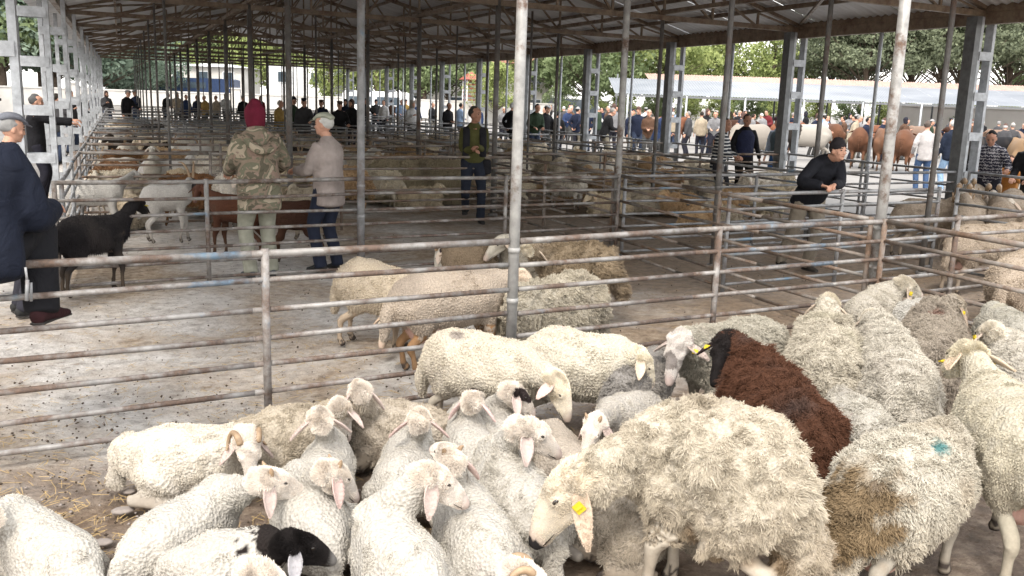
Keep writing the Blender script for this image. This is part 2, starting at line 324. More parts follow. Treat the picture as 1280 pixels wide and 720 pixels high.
for s in range(2):                            # purlins along the shed
    for i in range(8):
        X = XL + .05 + (XM - XL - .1) * i / 7 if s == 0 else XR - .05 - (XR - XM - .1) * i / 7
        g = G(); g.add(*beam((X, skew(X, Y0), roofz(X) - .02), (X, skew(X, Y1), roofz(X) - .02), .05, .08)); ob('purlin', g.mesh('purlin', M['steel_dark'], False), shed)
for X, w in ((XL, .12), (XR, .3), (2.3, .07), (5.75, .07), (9.1, .07)):          # eave and pole-line beams
    g = G(); z = EZ + (.0 if w == .12 else .04 if w == .3 else .14); g.add(*beam((X, skew(X, Y0), z), (X, skew(X, Y1), z), .1, w)); ob('eave_beam' if w > .1 else 'tie_beam', g.mesh('beam', M['steel_dark'], False), shed)
for X0, X1 in ((2.3, 5.75), (5.75, 9.1), (9.1, 12.5), (-.85, 2.3)):    # diagonal wind bracing in the roof plane
    for k in (range(0, 11)):
        if (k + int(X0)) % 2: continue
        g = G(); g.add(*beam((X0, row(k, X0), EZ + .16), (X1, row(k + 1, X1), roofz(X1) - .15 if X1 < 12 else EZ + .16), .045, .045)); ob('brace', g.mesh('brace', M['steel_dark'], False), shed)
sw = 1.09; per = .18; nn = int(sw / per * 4)  # corrugated sheets, one mesh per side shared by all
for s in (0, 1):
    xe = XL - .55 if s == 0 else XR + .55; yy = np.linspace(0, sw + .03, nn + 1); zz = np.sin(yy / per * 2 * math.pi) * .018; V = []; Fq = []
    for X in (xe, XM):
        V += [(X, SK * X + y, roofz(X) + .04 + z + (.003 if s else 0)) for y, z in zip(yy, zz)]
    Fq = [(i, i + 1, nn + 2 + i, nn + 1 + i) for i in range(nn)]; me = mesh('roof_sheet', V, Fq, M['sheet'])
    for i in range(int((Y1 - Y0) / sw) + 1):
        if s == 0 and i % 11 == 6 and i > 30: pass
        o = ob('roof_sheet', me, shed, (0, Y0 + i * sw, .004 * (i % 2)))
# interior poles
def pole(X, Y, r, mat, h=EZ + .2, lab=None, grp=None):
    g = G(); g.add(*tube((0, 0, -.05), (0, 0, h), r, 12)); g.add(*tube((0, 0, -.02), (0, 0, .03), r * 1.9, 12))
    for z in (.95, .62): g.add(*tube((0, 0, z), (0, 0, z + .035), r * 1.12, 12))
    o = ob('pole', g.mesh('pole', mat), shed, (X, Y, 0))
pole(2.28, 5.36, .035, M['pole']); pole(5.78, 5.83, .046, M['pole']); pole(2.33, 9.72, .042, M['rail_grey']); pole(5.77, 10.28, .042, M['pole'])
for X in (2.3, 5.75, 9.1):
    for k in range(-1, 12):
        if (X, k) in ((2.3, 0), (2.3, 1), (5.75, 0), (5.75, 1), (9.1, 0)) or (k == -1): continue
        pole(X, row(k, X), .045 if X < 9 else .035, M['pole_dark'])
for px, Y in ((1175, 8.25), (905, 9.3)): p = ata(px, Y); pole(p[0], p[1], .034, M['pole_dark'])
for k in range(1, 11): pole(XR + .02, row(k + .5, XR), .035, M['steel_white'])
for k in range(2, 11):
    for X in (.7, 4.0, 7.4): pole(X, row(k + .5, X), .022, M['pole_dark'])

# pen fences ------------------------------------------------------
PEN_H = 1.03
def pen_fence(P, Q, label, mat, nr=7, h=PEN_H, post_step=2.05, r=.0185, posts=None, group='rows of pipe fences dividing the pens', rails_z=None, skip_first=False):
    P = np.array(P, float); Q = np.array(Q, float); Lg = np.linalg.norm(Q - P); d = (Q - P) / Lg
    rt = tag(empty('pen_fence', (P[0], P[1], 0)), label, 'fence', group); rnd = random.Random(int(P[0] * 71 + P[1] * 37))
    zs = rails_z or [.07 + (h - .07) * i / (nr - 1) for i in range(nr)]
    for i, z in enumerate(zs):
        g = G(); n = max(1, int(Lg / 1.3)); prev = np.array([0, 0, z + rnd.uniform(-.008, .008)])
        rr = r * (1.15 if i == len(zs) - 1 else .9)
        for j in range(1, n + 1):
            nx = np.array([d[0], d[1], 0]) * Lg * j / n + [0, 0, z + rnd.uniform(-.011, .011)] + np.array([-d[1], d[0], 0]) * rnd.uniform(-.012, .012); g.add(*tube(prev, nx, rr, 8)); prev = nx
        ob('rail', g.mesh('rail', mat), rt)
    n = max(1, round(Lg / post_step)); me = None
    for j in ([Lg and (q - P[0]) / (Q[0] - P[0]) * n for q in posts] if posts else range(n + 1)):
        if me is None: g = G(); g.add(*tube((0, 0, -.05), (0, 0, h + .025), r * 1.25, 10)); me = g.mesh('post', mat)
        ob('post', me, rt, (d[0] * Lg * j / n, d[1] * Lg * j / n, 0))
    return rt
def pf(X0, X1, k, *a, **kw): return pen_fence((X0, row(k, X0)), (X1, row(k, X1)), *a, **kw)
pf(-2.6, 2.24, 0, 'nearest pipe fence with peeling blue and rusty rails crossing the picture on the left', M['rail'], posts=(-2.6, .70))
pf(2.32, 11.0, 0, 'nearest pipe fence with blue flaked rails behind the crowded ewes on the right', M['rail'], posts=(3.99, 6.7, 8.8, 11))
pf(-.6, 5.7, 1, 'rusty pipe fence just in front of the camouflage jacket man and beige jacket man', M['rail'], posts=(-.6, .74, 4.1, 5.7))
pf(5.8, 9.15, .5, 'grey pipe fence on which the man in the black cap leans', M['rail_grey'])
pf(5.8, 12.4, 1, 'dull grey pipe fence behind the leaning man in the black cap', M['rail_grey'])
pf(-.6, 2.9, 2, 'brown pipe fence left of the man with the shoulder bag', M['rail_rust'])
pf(2.9, 5.7, 1.8, 'brown pipe fence in front of the man with the shoulder bag', M['rail_rust'])
pf(5.8, 12.4, 2, 'brown pipe fence right of the man with the shoulder bag', M['rail_rust'])
ORD = 'first second third fourth fifth sixth seventh eighth ninth tenth eleventh twelfth thirteenth'.split()
for i, k in enumerate((2.5, 3, 3.5, 4, 4.5, 5, 5.5, 6, 7, 8, 9, 10, 11)):
    pf(-.6, 12.4 if k == int(k) else 5.7, k, f'dull pipe fence crossing the shed, {ORD[i]} behind the man with the shoulder bag', M['rail_rust'] if k < 4 else M['rail_grey'], nr=5, r=.019)
def lf(X, Y0, Y1, label, mat, **kw): return pen_fence((X, Y0), (X, Y1), label, mat, **kw)
lf(5.75, 2.0, 5.75, 'rusty double rail side fence running towards the viewer from the spotted white pole', M['rail_rust'], group=None)
lf(5.75, 5.9, 10.2, 'rusty slanting side fence between the middle pen and the leaning man', M['rail_rust'], group=None)
lf(5.75, 10.35, 50, 'long rusty side fence running to the far end of the shed', M['rail_rust'], group=None)
lf(9.1, 10.6, 34, 'long dull side fence among the resting sheep on the right', M['rail_grey'], group=None)
lf(9.3, 5.0, 8.2, 'side fence beside the horned rams on the right', M['rail_grey'], group=None)
lf(12.45, 11.1, 50, 'pale pipe fence along the open right side of the shed', M['rail_grey'], nr=5, group=None)
lf(12.45, 3.0, 10.8, 'grey pipe fence with leaning visitors behind the horned rams', M['rail_grey'], nr=4, group=None)
lf(-.55, 9.6, 50, 'pipe fence along the white columns on the left', M['rail_grey'], group=None)

# ------------------------------------------------------------------ animals
CREAM, WHITE = (.60, .54, .45), (.64, .605, .545)
def head_proto(kind):
    """head along +x, poll at the origin, about .25 long"""
    if kind == 'goat': xs, zs, a, b = [-.04, .03, .1, .17, .225], [0, .0, -.022, -.045, -.06], [.045, .052, .042, .03, .024], [.05, .06, .052, .038, .03]
    elif kind == 'cow': xs, zs, a, b = [-.05, .03, .1, .18, .235], [0, .0, -.015, -.03, -.04], [.055, .068, .055, .045, .04], [.055, .065, .058, .05, .04]
    else: xs, zs, a, b = [-.045, .02, .08, .15, .205, .232], [0, .014, .010, -.014, -.042, -.058], [.048, .056, .045, .031, .029, .022], [.05, .062, .055, .041, .031, .023]
    P = [(x, 0, z) for x, z in zip(xs, zs)]; Lf = [(loft(P, a, b, n=16), 0)]
    Lf.append((loft([(.03, 0, -.035), (.1, 0, -.045), (.17, 0, -.055), (.215, 0, -.068)], [.03, .028, .022, .016], [.035, .03, .022, .014]), 0))
    for s in (-1, 1):
        Lf.append((ell((.082, s * .044, .022), (.026, .013, .019)), 0)); Lf.append((ell((.215, s * .014, -.045), (.018, .012, .015)), 0))
        Lf.append((ell((.0, s * .05, .012), (.022, .02, .022)), 0))
    V, Fq, _ = remesh(Lf, .0085, 2); return V, Fq
HEADS = {k: head_proto(k) for k in ('sheep', 'goat', 'cow')}
def ear_geo(side, droop, ln=.125, w=.03, fwd=.0, dn=(0, 0, -1)):
    """cupped leaf-shaped ear from the side of the poll; droop 0 = level, 1 = hanging"""
    dr = droop * 1.25; dn = np.array(dn, float); d = U(np.array([-.12 + fwd, side * math.cos(dr), 0]) + math.sin(dr) * dn); rf = np.array([.25, side * math.sin(dr), 0]) - dn * math.cos(dr); n = U(rf - d * rf.dot(d)); fr = np.cross(n, d) * side; V = []; m_, k_ = 7, 8
    for layer in (0, 1):
        for i in range(m_ + 1):
            t = i / m_; wd = w * (math.sin(math.pi * min(1, t * .86 + .1)) ** .75) * (1 - .2 * t)
            for j in range(k_ + 1):
                q = j / k_ * 2 - 1; cup = (q * q - .4) * wd * .32
                V.append(np.array([.0, side * .05, .012]) + d * t * ln + fr * q * wd + n * (cup + (layer * .006 - .003)) + np.array([0, 0, -.02 * t * t]))
    r = k_ + 1; o = (m_ + 1) * r; Fc = []
    for i in range(m_):
        for j in range(k_): a = i * r + j; Fc += [(a, a + 1, a + r + 1, a + r), (o + a, o + a + r, o + a + r + 1, o + a + 1)]
    for i in range(m_): a = i * r; Fc += [(a, a + r, o + a + r, o + a)]; a += k_; Fc += [(a, o + a, o + a + r, a + r)]
    for j in range(k_): a = m_ * r + j; Fc += [(a, a + 1, o + a + 1, o + a)]
    return np.array(V), Fc
def horn_geo(side, style):
    if style == 'nub': P = [(.01, side * .035, .05), (.0, side * .045, .075), (-.01, side * .052, .09)]; A = [.014, .011, .004]
    elif style == 'goat': P = [(.02, side * .02, .05), (-.02, side * .035, .13), (-.09, side * .06, .19), (-.17, side * .085, .2), (-.24, side * .1, .17)]; A = [.019, .018, .015, .011, .004]
    else:
        R = .055 if style == 'curl' else .08; P = []; A = []; K = 10
        for i in range(K + 1):
            t = i / K; th = -.5 + t * (4.6 if style == 'curl' else 5.6); rr = R * (1 - .25 * t)
            P.append((-.005 - rr * math.sin(th) * .95, side * (.045 + .055 * t), .03 + rr * math.cos(th) - R * .35)); A.append((.017 if style == 'curl' else .026) * (1 - .82 * t) + .002)
    V, Fc = loft(P, A, n=9, sub=3); r = np.sin(np.arange(len(V)) // 9 * 2.1) * .0012; return V, Fc
def legchain(J, R, tags, up=(0, 1, 0)):
    return [(loft(J, R, n=10, up=up), tags)]

def beast(spec):
    """one sheep, goat or cow built at its place; spec holds joints as world points"""
    g = spec.get
    R0, C0, H0, N0 = (np.array(spec[k], float) for k in ('rump', 'chest', 'poll', 'nose')); sc = g('scale', 1.0); r = g('r', .19) ; w = g('width', .92)
    kind = g('kind', 'sheep'); lying = g('lying', False); rnd = random.Random(g('seed', 1)); seed = g('seed', 1)
    base = np.array([(R0[0] + C0[0]) / 2, (R0[1] + C0[1]) / 2, g('ground', 0.)]); R0, C0, H0, N0 = R0 - base, C0 - base, H0 - base, N0 - base
    d = C0 - R0; dh = U([d[0], d[1], 0]); side = np.array([-dh[1], dh[0], 0]); hl = g('head', .235 if kind != 'cow' else .5) * (1 if kind == 'cow' else sc)
    Ln = []
    mid = (R0 + C0) / 2 + np.array([0, 0, -.015 * sc + g('arch', 0)]) + side * g('bend', 0)
    ru = U(R0 - mid) if lying else U(R0 - mid + np.array([0, 0, -.12]))
    P = [R0 + ru * r * .75, R0, mid, C0, C0 + U(C0 - mid) * r * .6]; A = np.array([.62, .97, 1.05, .88, .55]) * r * w; B = np.array([.66, 1, 1.04 + g('belly', 0), .95, .6]) * r
    Ln.append((loft(P, A, B, n=20, sub=4), 0))
    nk = g('neck', 1.0); nb = C0 + U(C0 - mid) * r * .25 + np.array([0, 0, r * .28]); hd = U(N0 - H0); hb = H0 - hd * hl * .1
    k1 = nb + (hb - nb) * .5 + np.array([0, 0, g('crest', .0)])
    Ln.append((loft([C0 + np.array([0, 0, .1 * r]), nb, k1, hb, H0 + hd * hl * .12], np.array([.72 * r, .6 * r, max(.40 * r, .066 * sc) * nk, max(.3 * r, .056 * sc) * nk, .048 * sc * (2.1 if kind == 'cow' else 1)]),
                    np.array([.85 * r, .74 * r, max(.50 * r, .08 * sc) * nk, max(.34 * r, .062 * sc) * nk, .052 * sc * (2.1 if kind == 'cow' else 1)]), n=14, sub=4), 4 if g('necktag') else 0))
    lr = g('leg', 1.0) * (sc if kind != 'cow' else 1.9); foot = []
    for s in (-1, 1):
        if lying:
            z = .035 * sc
            hp = R0 + side * s * r * .52; e = hp * [1, 1, 0] + side * s * r * .38 + dh * r * (.55 + .2 * rnd.random()) + [0, 0, r * .42]
            Ln.append((loft([hp + dh * -.15 * r + [0, 0, -.15 * r], (hp + e) / 2 + side * s * r * .1, e], [.50 * r, .5 * r, .3 * r], [.55 * r, .48 * r, .28 * r], n=12), 0))
            hk = hp * [1, 1, 0] + side * s * (r * .62) - dh * r * .55 + [0, 0, z + .02]; ft = hk * [1, 1, 0] + dh * r * (1.0 + .3 * rnd.random()) + side * s * r * (.12 + .1 * rnd.random()) + [0, 0, z]
            if g('hind_out', 0) and s == g('hind_out'): ft = hk * [1, 1, 0] - dh * r * .9 + side * s * r * .8 + [0, 0, z]
            Ln += legchain([e + [0, 0, -.05 * r], hk, hk * .5 + ft * .5, ft], [.2 * r, .028 * lr, .021 * lr, .024 * lr], 1, (0, 0, 1)); Ln.append((ell(ft + dh * .02, (.026 * lr, .024 * lr, .024 * lr)), 2))
            sh = C0 + side * s * r * .5; kn = sh * [1, 1, 0] + dh * r * (.75 + .2 * rnd.random()) + side * s * r * .1 + [0, 0, .06 * sc]; f2 = kn * [1, 1, 0] - dh * r * .8 + [0, 0, z]
            if g('fore_out', 0) == s: f2 = kn * [1, 1, 0] + dh * r * .9 + [0, 0, z]
            Ln += legchain([sh + [0, 0, -.35 * r], sh * [1, 1, 0] + [0, 0, r * .45], kn, (kn + f2) / 2, f2], [.3 * r, .22 * r, .033 * lr, .022 * lr, .024 * lr], 1, (0, 0, 1)); Ln.append((ell(f2 + dh * .015, (.026 * lr, .024 * lr, .024 * lr)), 2))
        else:
            zt = R0[2]; fx = g('feet'); o = [rnd.uniform(-.06, .06) * sc for _ in range(4)]
            if kind == 'cow': o = [x * 1.8 for x in o]
            hp = R0 + side * s * r * .42; ft = hp * [1, 1, 0] - dh * (.04 * sc + r * .25) + dh * o[0] + side * s * r * .05; ft[2] = 0
            st = hp + np.array([0, 0, -zt * .38]) + dh * r * .38; hk = hp * [1, 1, 0] - dh * r * .52 + dh * o[0] * .5; hk[2] = zt * .42; an = ft + np.array([0, 0, .07 * sc]) - dh * .015
            Ln.append((loft([hp - dh * .15 * r, hp + np.array([0, 0, -.3 * zt]) + dh * .12 * r, st], [.50 * r, .42 * r, .2 * r], [.62 * r, .5 * r, .24 * r], n=12), 0))
            Ln += legchain([st, hk, hk * .5 + an * .5, an, ft + [0, 0, .03 * sc]], np.array([.17 * r / lr, .034, .023, .025, .026]) * lr, 1, (1, 0, 0)); Ln.append((loft([ft + [0, 0, .045 * lr], ft + dh * .015 + [0, 0, .012]], [.024 * lr, .033 * lr]), 2))
            sh = C0 + side * s * r * .42; f2 = sh * [1, 1, 0] + dh * (o[1] + .02); f2[2] = 0; kn = sh * [1, 1, 0] + dh * (o[1] * .4 + .03 * sc); kn[2] = C0[2] * .44; an = f2 + np.array([0, 0, .06 * sc])
            Ln.append((loft([sh + [0, 0, -.1 * r], sh + [0, 0, -.38 * C0[2]], kn + [0, 0, .1 * C0[2]]], [.4 * r, .2 * r, .04 * lr], [.45 * r, .27 * r, .042 * lr], n=12), 0 if kind == 'sheep' else 1))
            Ln += legchain([sh + [0, 0, -.42 * C0[2]], kn, kn * .5 + an * .5, an, f2 + [0, 0, .03]], np.array([.05, .036, .023, .025, .026]) * lr, 1, (1, 0, 0)); Ln.append((loft([f2 + [0, 0, .045 * lr], f2 + dh * .015 + [0, 0, .012]], [.024 * lr, .033 * lr]), 2))
    if g('udder'): Ln.append((ell(R0 + dh * r * .25 + [0, 0, -r * 1.08], (.1, .09, .1)), 5))
    te = R0 + ru * r * 1.15; tl = g('tail', .16 * sc)
    Ln.append((loft([te - ru * r * .35 + [0, 0, .4 * r], te + [0, 0, .05 * r], te + ru * .03 - [0, 0, min(tl, te[2] - .05)]], np.array([.26 * r, .26 * r, .16 * r]) * g('tailw', 1)), 3 if kind != 'sheep' else 0))
    vox = g('voxel', .015 * (1 if sc > .7 else .85)); V, Fq, T = remesh(Ln, vox, 5)
    if kind == 'cow': T = np.where(T == 0, 6, T)
    n = vnormals(V, Fq); wool = (T == 0) | (T == 4)
    lump = g('lump', 1.0); ad = (sn(V, 28, seed) * .009 + sn(V, 60, seed + 1) * .005 + sn(V, 130, seed + 2) * .0025) * lump * wool; V2 = V + n * ad[:, None]
    # pigments: fleece with own dirt and stains, hair on legs
    col = np.array(g('col', CREAM)) * g('mul', .71 if kind == 'sheep' else .9); lc = np.array(g('legcol', col * .95)); hoof = np.array([.05, .04, .035]); C = np.tile(col, (len(V), 1))
    dirt = np.clip(sn(V, 9, seed + 5) * .8 + sn(V, 24, seed + 6) * .6 - .15, 0, 1)[:, None]; dcol = np.array(g('dirtcol', (.2, .17, .145))); C = C * (1 - dirt * g('dirt', .35)) + dcol * dirt * g('dirt', .35)
    low = np.clip(1 - V[:, 2] / (r * 1.1 if lying else R0[2] * 1.0), 0, 1)[:, None] * g('muddy', .45); C = C * (1 - low) + dcol * 1.1 * low
    lg_ = (np.clip(1 - V[:, 2] / (.3 * sc), 0, 1) * .55 + .25 * np.clip(sn(V, 30, seed + 8), 0, 1))[:, None]; LC = np.array(lc) * (.9) * (1 - lg_) + np.array([.13, .095, .065]) * lg_; C = np.where((T == 1)[:, None], LC, C); C[T == 2] = hoof; C[T == 5] = (.5, .32, .27)
    if kind != 'sheep': C[T == 3] = col * .7
    if g('necktag'): C[T == 4] = g('necktag')
    for (mp, mr, mc) in g('marks', ()):
        q = np.array(mp) - base; dd = np.linalg.norm(V - q, axis=1) + sn(V, 50, 9) * mr * .35; f = np.clip((mr - dd) / (mr * .35), 0, 1)[:, None] * .85; C = C * (1 - f) + np.array(mc) * f
    if g('spots') is not None:
        f = (sn(V, g('spotf', 5), seed + 31) > g('spots'))[:, None] & (T != 2)[:, None]; C = np.where(f, np.array(g('spotcol', (.05, .035, .03))), C)
    gg = G(); gg.add(V2, [], 0, C); allF = Fq; MI = np.where((T[Fq[:, 0]] == 1) | (T[Fq[:, 0]] == 2) | (T[Fq[:, 0]] >= 5) | (T[Fq[:, 0]] == 3), 1, 0)
    # head in its own finer mesh, same object
    hx = hd; hs = np.cross([0, 0, 1], hx); hs = U(hs + np.array(g('roll', (0, 0, 0)))) ; hz = np.cross(hx, hs); HM = np.array([hx, hs, hz]).T * (hl / .235)
    if kind == 'cow': HM = np.array([hx, hs * 1.1, hz * 1.05]).T * (hl / .235)
    HV, HF = HEADS[kind]; hc = np.array(g('face', col * 1.1 / .9)) * .9; HC = np.tile(np.clip(hc, 0, .8), (len(HV), 1)); mz = np.clip((HV[:, 0] - .185) / .035, 0, 1)[:, None] * g('muzzle', .45)
    HC = HC * (1 - mz) + np.array(g('muzzlecol', (.42, .27, .23))) * mz
    HC = HC * (1 - .18 * np.clip(sn(HV, 35, seed + 4), 0, 1)[:, None]) * (1 - .25 * np.clip(sn(HV, 90, seed + 9) - .4, 0, 1)[:, None])
    if g('facespot') is not None: HC = np.where((sn(HV, 30, seed + 3) > g('facespot'))[:, None], np.array(g('facespotcol', (.04, .03, .03))), HC)
    if g('blaze') is not None: f = (np.abs(HV[:, 1]) < .02) & (HV[:, 2] > 0) | (HV[:, 0] > .19); HC = np.where(f[:, None], np.array(g('blaze')), HC)
    nose = ((HV[:, 0] > .212) & (HV[:, 0] - HV[:, 2] * .6 > .235))[:, None] & np.array([bool(g('darknose'))]); HC = np.where(nose, (.02, .018, .018), HC); ears = []
    nV = [V2]; nF = [Fq]; nM = [MI]; nT = [C]; cnt = len(V2)
    def put(v, f, mi, t):
        nonlocal cnt
        f = np.array([(q if len(q) == 4 else (q[0], q[1], q[2], q[2])) for q in f]) if not isinstance(f, np.ndarray) else f
        nV.append(v); nF.append(f + cnt); nM.append(np.full(len(f), mi)); tt = np.empty((len(v), 3)); tt[:] = t; nT.append(tt); cnt += len(v)
    tr = lambda v: np.asarray(v) @ HM.T + H0; dnl = U(np.array([hx, hs, hz]) @ np.array([0, 0, -1.]))
    put(tr(HV), HF, 1, HC); ec = np.array(g('earcol', np.clip(hc, 0, .75) * [1.0, .9, .86])); dr = g('droop', .55)
    for s in (-1, 1):
        v, f = ear_geo(s, (dr[0] if s < 0 else dr[1]) if hasattr(dr, '__len__') else dr + rnd.uniform(-.1, .1), g('earlen', .135 if kind == 'sheep' else .12), g('earw', .037), g('earfwd', 0), dnl); ears.append((tr(v), np.array(f))); put(tr(v), f, 1, ec)
    def quads(vf): v, f = vf; return v, [q for q in f if len(q) <= 4]
    for s in (-1, 1):
        v, f = quads(ell((.084, s * .0525, .022), (.0115, .006, .0075), n=10)); put(tr(v), f, 2, (0, 0, 0))
        v, f = quads(loft([(.226, s * .012, -.038), (.234, s * .017, -.052)], [.004, .003], n=6, sub=1)); put(tr(v), f, 2, (0, 0, 0))
        v, f = quads(loft([(.236, s * .004, -.070), (.2, s * .021, -.066), (.16, s * .027, -.058)], [.0022, .0022, .0012], n=5, sub=2)); put(tr(v), f, 2, (0, 0, 0))
    rt = tag(empty(g('name', 'sheep' if kind == 'sheep' else kind), tuple(base)), spec['label'], g('cat', kind), g('group'))
    me = mesh('body', np.concatenate(nV), np.concatenate(nF), [M['wool'], M['face'], M['eye']], np.concatenate(nM), True, np.concatenate(nT)); me.validate(); ob('body', me, rt)
    if g('horns'):
        for s in (-1, 1): v, f = horn_geo(s, g('horns')); q = G(); q.add(tr(v * np.array(g('hornscale', (1, 1, 1)))), f); ob('horn', q.mesh('horn', M['horn']), rt)
    for s, col_ in g('tags', ()):
        dd = (dr[0] if s < 0 else dr[1]) if hasattr(dr, '__len__') else dr; a = dd * 1.25; c = np.array([.0, s * (.05 + .06 * math.cos(a)), .012]) + dnl * .06 * math.sin(a) + np.array([0, s * .008 * math.sin(a), .008 * math.cos(a)])
        q = G(); v, f = box(c, (.028, .006, .03) if a > .7 else (.028, .03, .006)); q.add(tr(v), f); v, f = tube(c - [.01, 0, 0], c + [.01, 0, 0], .007, 8); q.add(tr(v), f); ob('ear_tag', q.mesh('ear_tag', M['tag'], False), rt)
    ns = g('fleece', 0)
    if ns:
        n0 = 0; wf = Fq[wool[Fq].all(axis=1)]; a, b, c, dd = (V2[wf[:, i]] for i in range(4)); ar = np.linalg.norm(np.cross(c - a, dd - b), axis=1) / 2; cdf = np.cumsum(ar); rs = np.random.RandomState(seed + 77)
        ns = int(ns * min(2.0, cdf[-1] / 1.0) * g('dens', 1.0)) if g('dens', 1.0) else ns
        fi = np.searchsorted(cdf, rs.random_sample(ns) * cdf[-1]); fi = np.clip(fi, 0, len(wf) - 1); u, v = rs.random_sample((2, ns, 1)); q = wf[fi]
        root = (V2[q[:, 0]] * (1 - u) + V2[q[:, 1]] * u) * (1 - v) + (V2[q[:, 3]] * (1 - u) + V2[q[:, 2]] * u) * v; nn_ = n[q[:, 0]]; nn_ = nn_ / (np.linalg.norm(nn_, axis=1)[:, None] + 1e-9)
        cc = C[q[:, 0]] * (1 + rs.normal(0, .10, (ns, 1))); Lg = g('len', .02) * rs.uniform(.6, 1.25, (ns, 1)) * (1 + .35 * sn(root, 14, seed + 40)[:, None])
        Lg = Lg * np.clip(.25 + .75 * np.clip(np.linalg.norm(root - H0, axis=1)[:, None] / (.22 * sc), 0, 1), .25, 1)
        fr = g('curlf', 55); cf = g('clump', 55.); cell = np.floor((root + .4 / cf * np.stack([sn(root, cf * .8, seed + 90 + i) for i in range(3)], 1)) * cf); hsh = np.stack([np.modf(np.sin(cell @ np.array(kk) + seed) * 43758.5)[0] * .35 for kk in ((12.9, 78.2, 37.7), (93.9, 67.3, 11.1), (45.1, 22.7, 81.9))], 1); cpull = (cell + .5 + hsh) / cf - root; cpull -= nn_ * (cpull * nn_).sum(1)[:, None]; nz = np.stack([sn(root, fr, seed + 50 + i) for i in range(3)], 1) * .9 + np.stack([sn(root, fr * 2.4, seed + 60 + i) for i in range(3)], 1) * .5 + rs.normal(0, .2, (ns, 3)); gv = np.array([0, 0, -g('gravity', .25)]) - dh * g('back', .12)
        n0 = ns; K = 4; Pp = np.empty((ns, K, 3)); 
        for k in range(K):
            t = k / (K - 1); Pp[:, k] = root - nn_ * .004 + Lg * (nn_ * t * g('lift', .8) + nz * (t ** 1.3) * g('curl', .8) + gv * t * t * 1.4) + cpull * g('cpull', .85) * t + (rs.normal(0, .14, (ns, 3)) * Lg * (k > 0))
        if g('fuzz', kind == 'sheep' and ns > 14000):
            nf = 15000; HVw = tr(HV); hn = vnormals(HVw, HF); fi2 = rs.randint(0, len(HF), nf); q2 = HF[fi2]; ww = rs.dirichlet((1, 1, 1, 1), nf); r2 = sum(HVw[q2[:, i]] * ww[:, i:i + 1] for i in range(4)); lx = HV[q2[:, 0], 0]
            ok = lx < .2; r2 = r2[ok]; n2 = hn[q2[ok, 0]]; ln2 = np.clip((.15 - lx[ok]) * .12, .0035, .017)[:, None] * sc; P2 = np.empty((len(r2), K, 3)); nz2 = np.stack([sn(r2, 90, seed + i) for i in range(3)], 1) * .5 + rs.normal(0, .25, (len(r2), 3)) + hx * .0 - hx * .5
            for k in range(K): P2[:, k] = r2 + ln2 * (n2 * .55 + nz2) * (k / (K - 1))
            c2 = HC[q2[ok, 0]] * 1.45 * (1 + rs.normal(0, .07, (len(r2), 1))); Pp = np.concatenate([Pp, P2]); cc = np.concatenate([cc, c2])
            for ev, ef in ears:
                m1 = 1100; q3 = ef[rs.randint(0, len(ef), m1)]; ww = rs.dirichlet((1, 1, 1, 1), m1); r3 = sum(ev[q3[:, i]] * ww[:, i:i + 1] for i in range(4)); en = vnormals(ev, ef)[q3[:, 0]]; ed = U(ev.mean(0) - H0); P3 = np.empty((m1, K, 3))
                for k in range(K): P3[:, k] = r3 + .006 * sc * (en * .35 + ed * .8 + rs.normal(0, .3, (m1, 3)) * (k > 0)) * (k / (K - 1))
                Pp = np.concatenate([Pp, P3]); cc = np.concatenate([cc, ec * 1.0 * (1 + rs.normal(0, .06, (m1, 1)))])
            ns = len(Pp)
        Pp[:, :, 2] = np.maximum(Pp[:, :, 2], .004)
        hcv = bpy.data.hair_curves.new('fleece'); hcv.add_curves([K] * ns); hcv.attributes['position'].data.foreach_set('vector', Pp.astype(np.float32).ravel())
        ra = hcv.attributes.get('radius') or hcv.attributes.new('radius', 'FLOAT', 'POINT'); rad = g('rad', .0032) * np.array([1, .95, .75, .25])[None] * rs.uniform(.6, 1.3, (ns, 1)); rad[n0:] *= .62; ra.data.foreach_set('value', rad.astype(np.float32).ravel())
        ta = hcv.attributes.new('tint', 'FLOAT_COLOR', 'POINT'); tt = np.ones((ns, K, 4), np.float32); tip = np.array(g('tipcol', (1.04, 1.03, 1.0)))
        for k in range(K): tt[:, k, :3] = np.clip(cc * (.74 + .28 * k / (K - 1)) * (1 + (tip - 1) * k / (K - 1)), 0, .85)  # roots tinted darker than tips: painted shade in the gaps between locks
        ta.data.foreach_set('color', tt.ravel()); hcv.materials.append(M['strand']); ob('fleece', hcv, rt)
    return rt
def SH(label, rump, chest, poll, nose, **k):
    k.update(label=label, rump=at(*rump), chest=at(*chest), poll=at(*poll), nose=at(*nose), cat=k.get('cat', k.get('kind', 'sheep'))); k.setdefault('fleece', 52000); k.setdefault('rad', .0021); k.setdefault('len', .014); return beast(k)
RED, TEAL = (.42, .06, .09), (.02, .15, .16)
lamb = dict(lying=True, r=.142, scale=.82, head=.232, neck=.88, len=.006, rad=.0016, curl=1.1, lump=.8, clump=80., lift=.6, dens=1.25, fleece=60000, col=WHITE, dirt=.22, muddy=.35, face=(.60, .55, .50), earcol=(.50, .41, .375), earw=.04, earlen=.135)
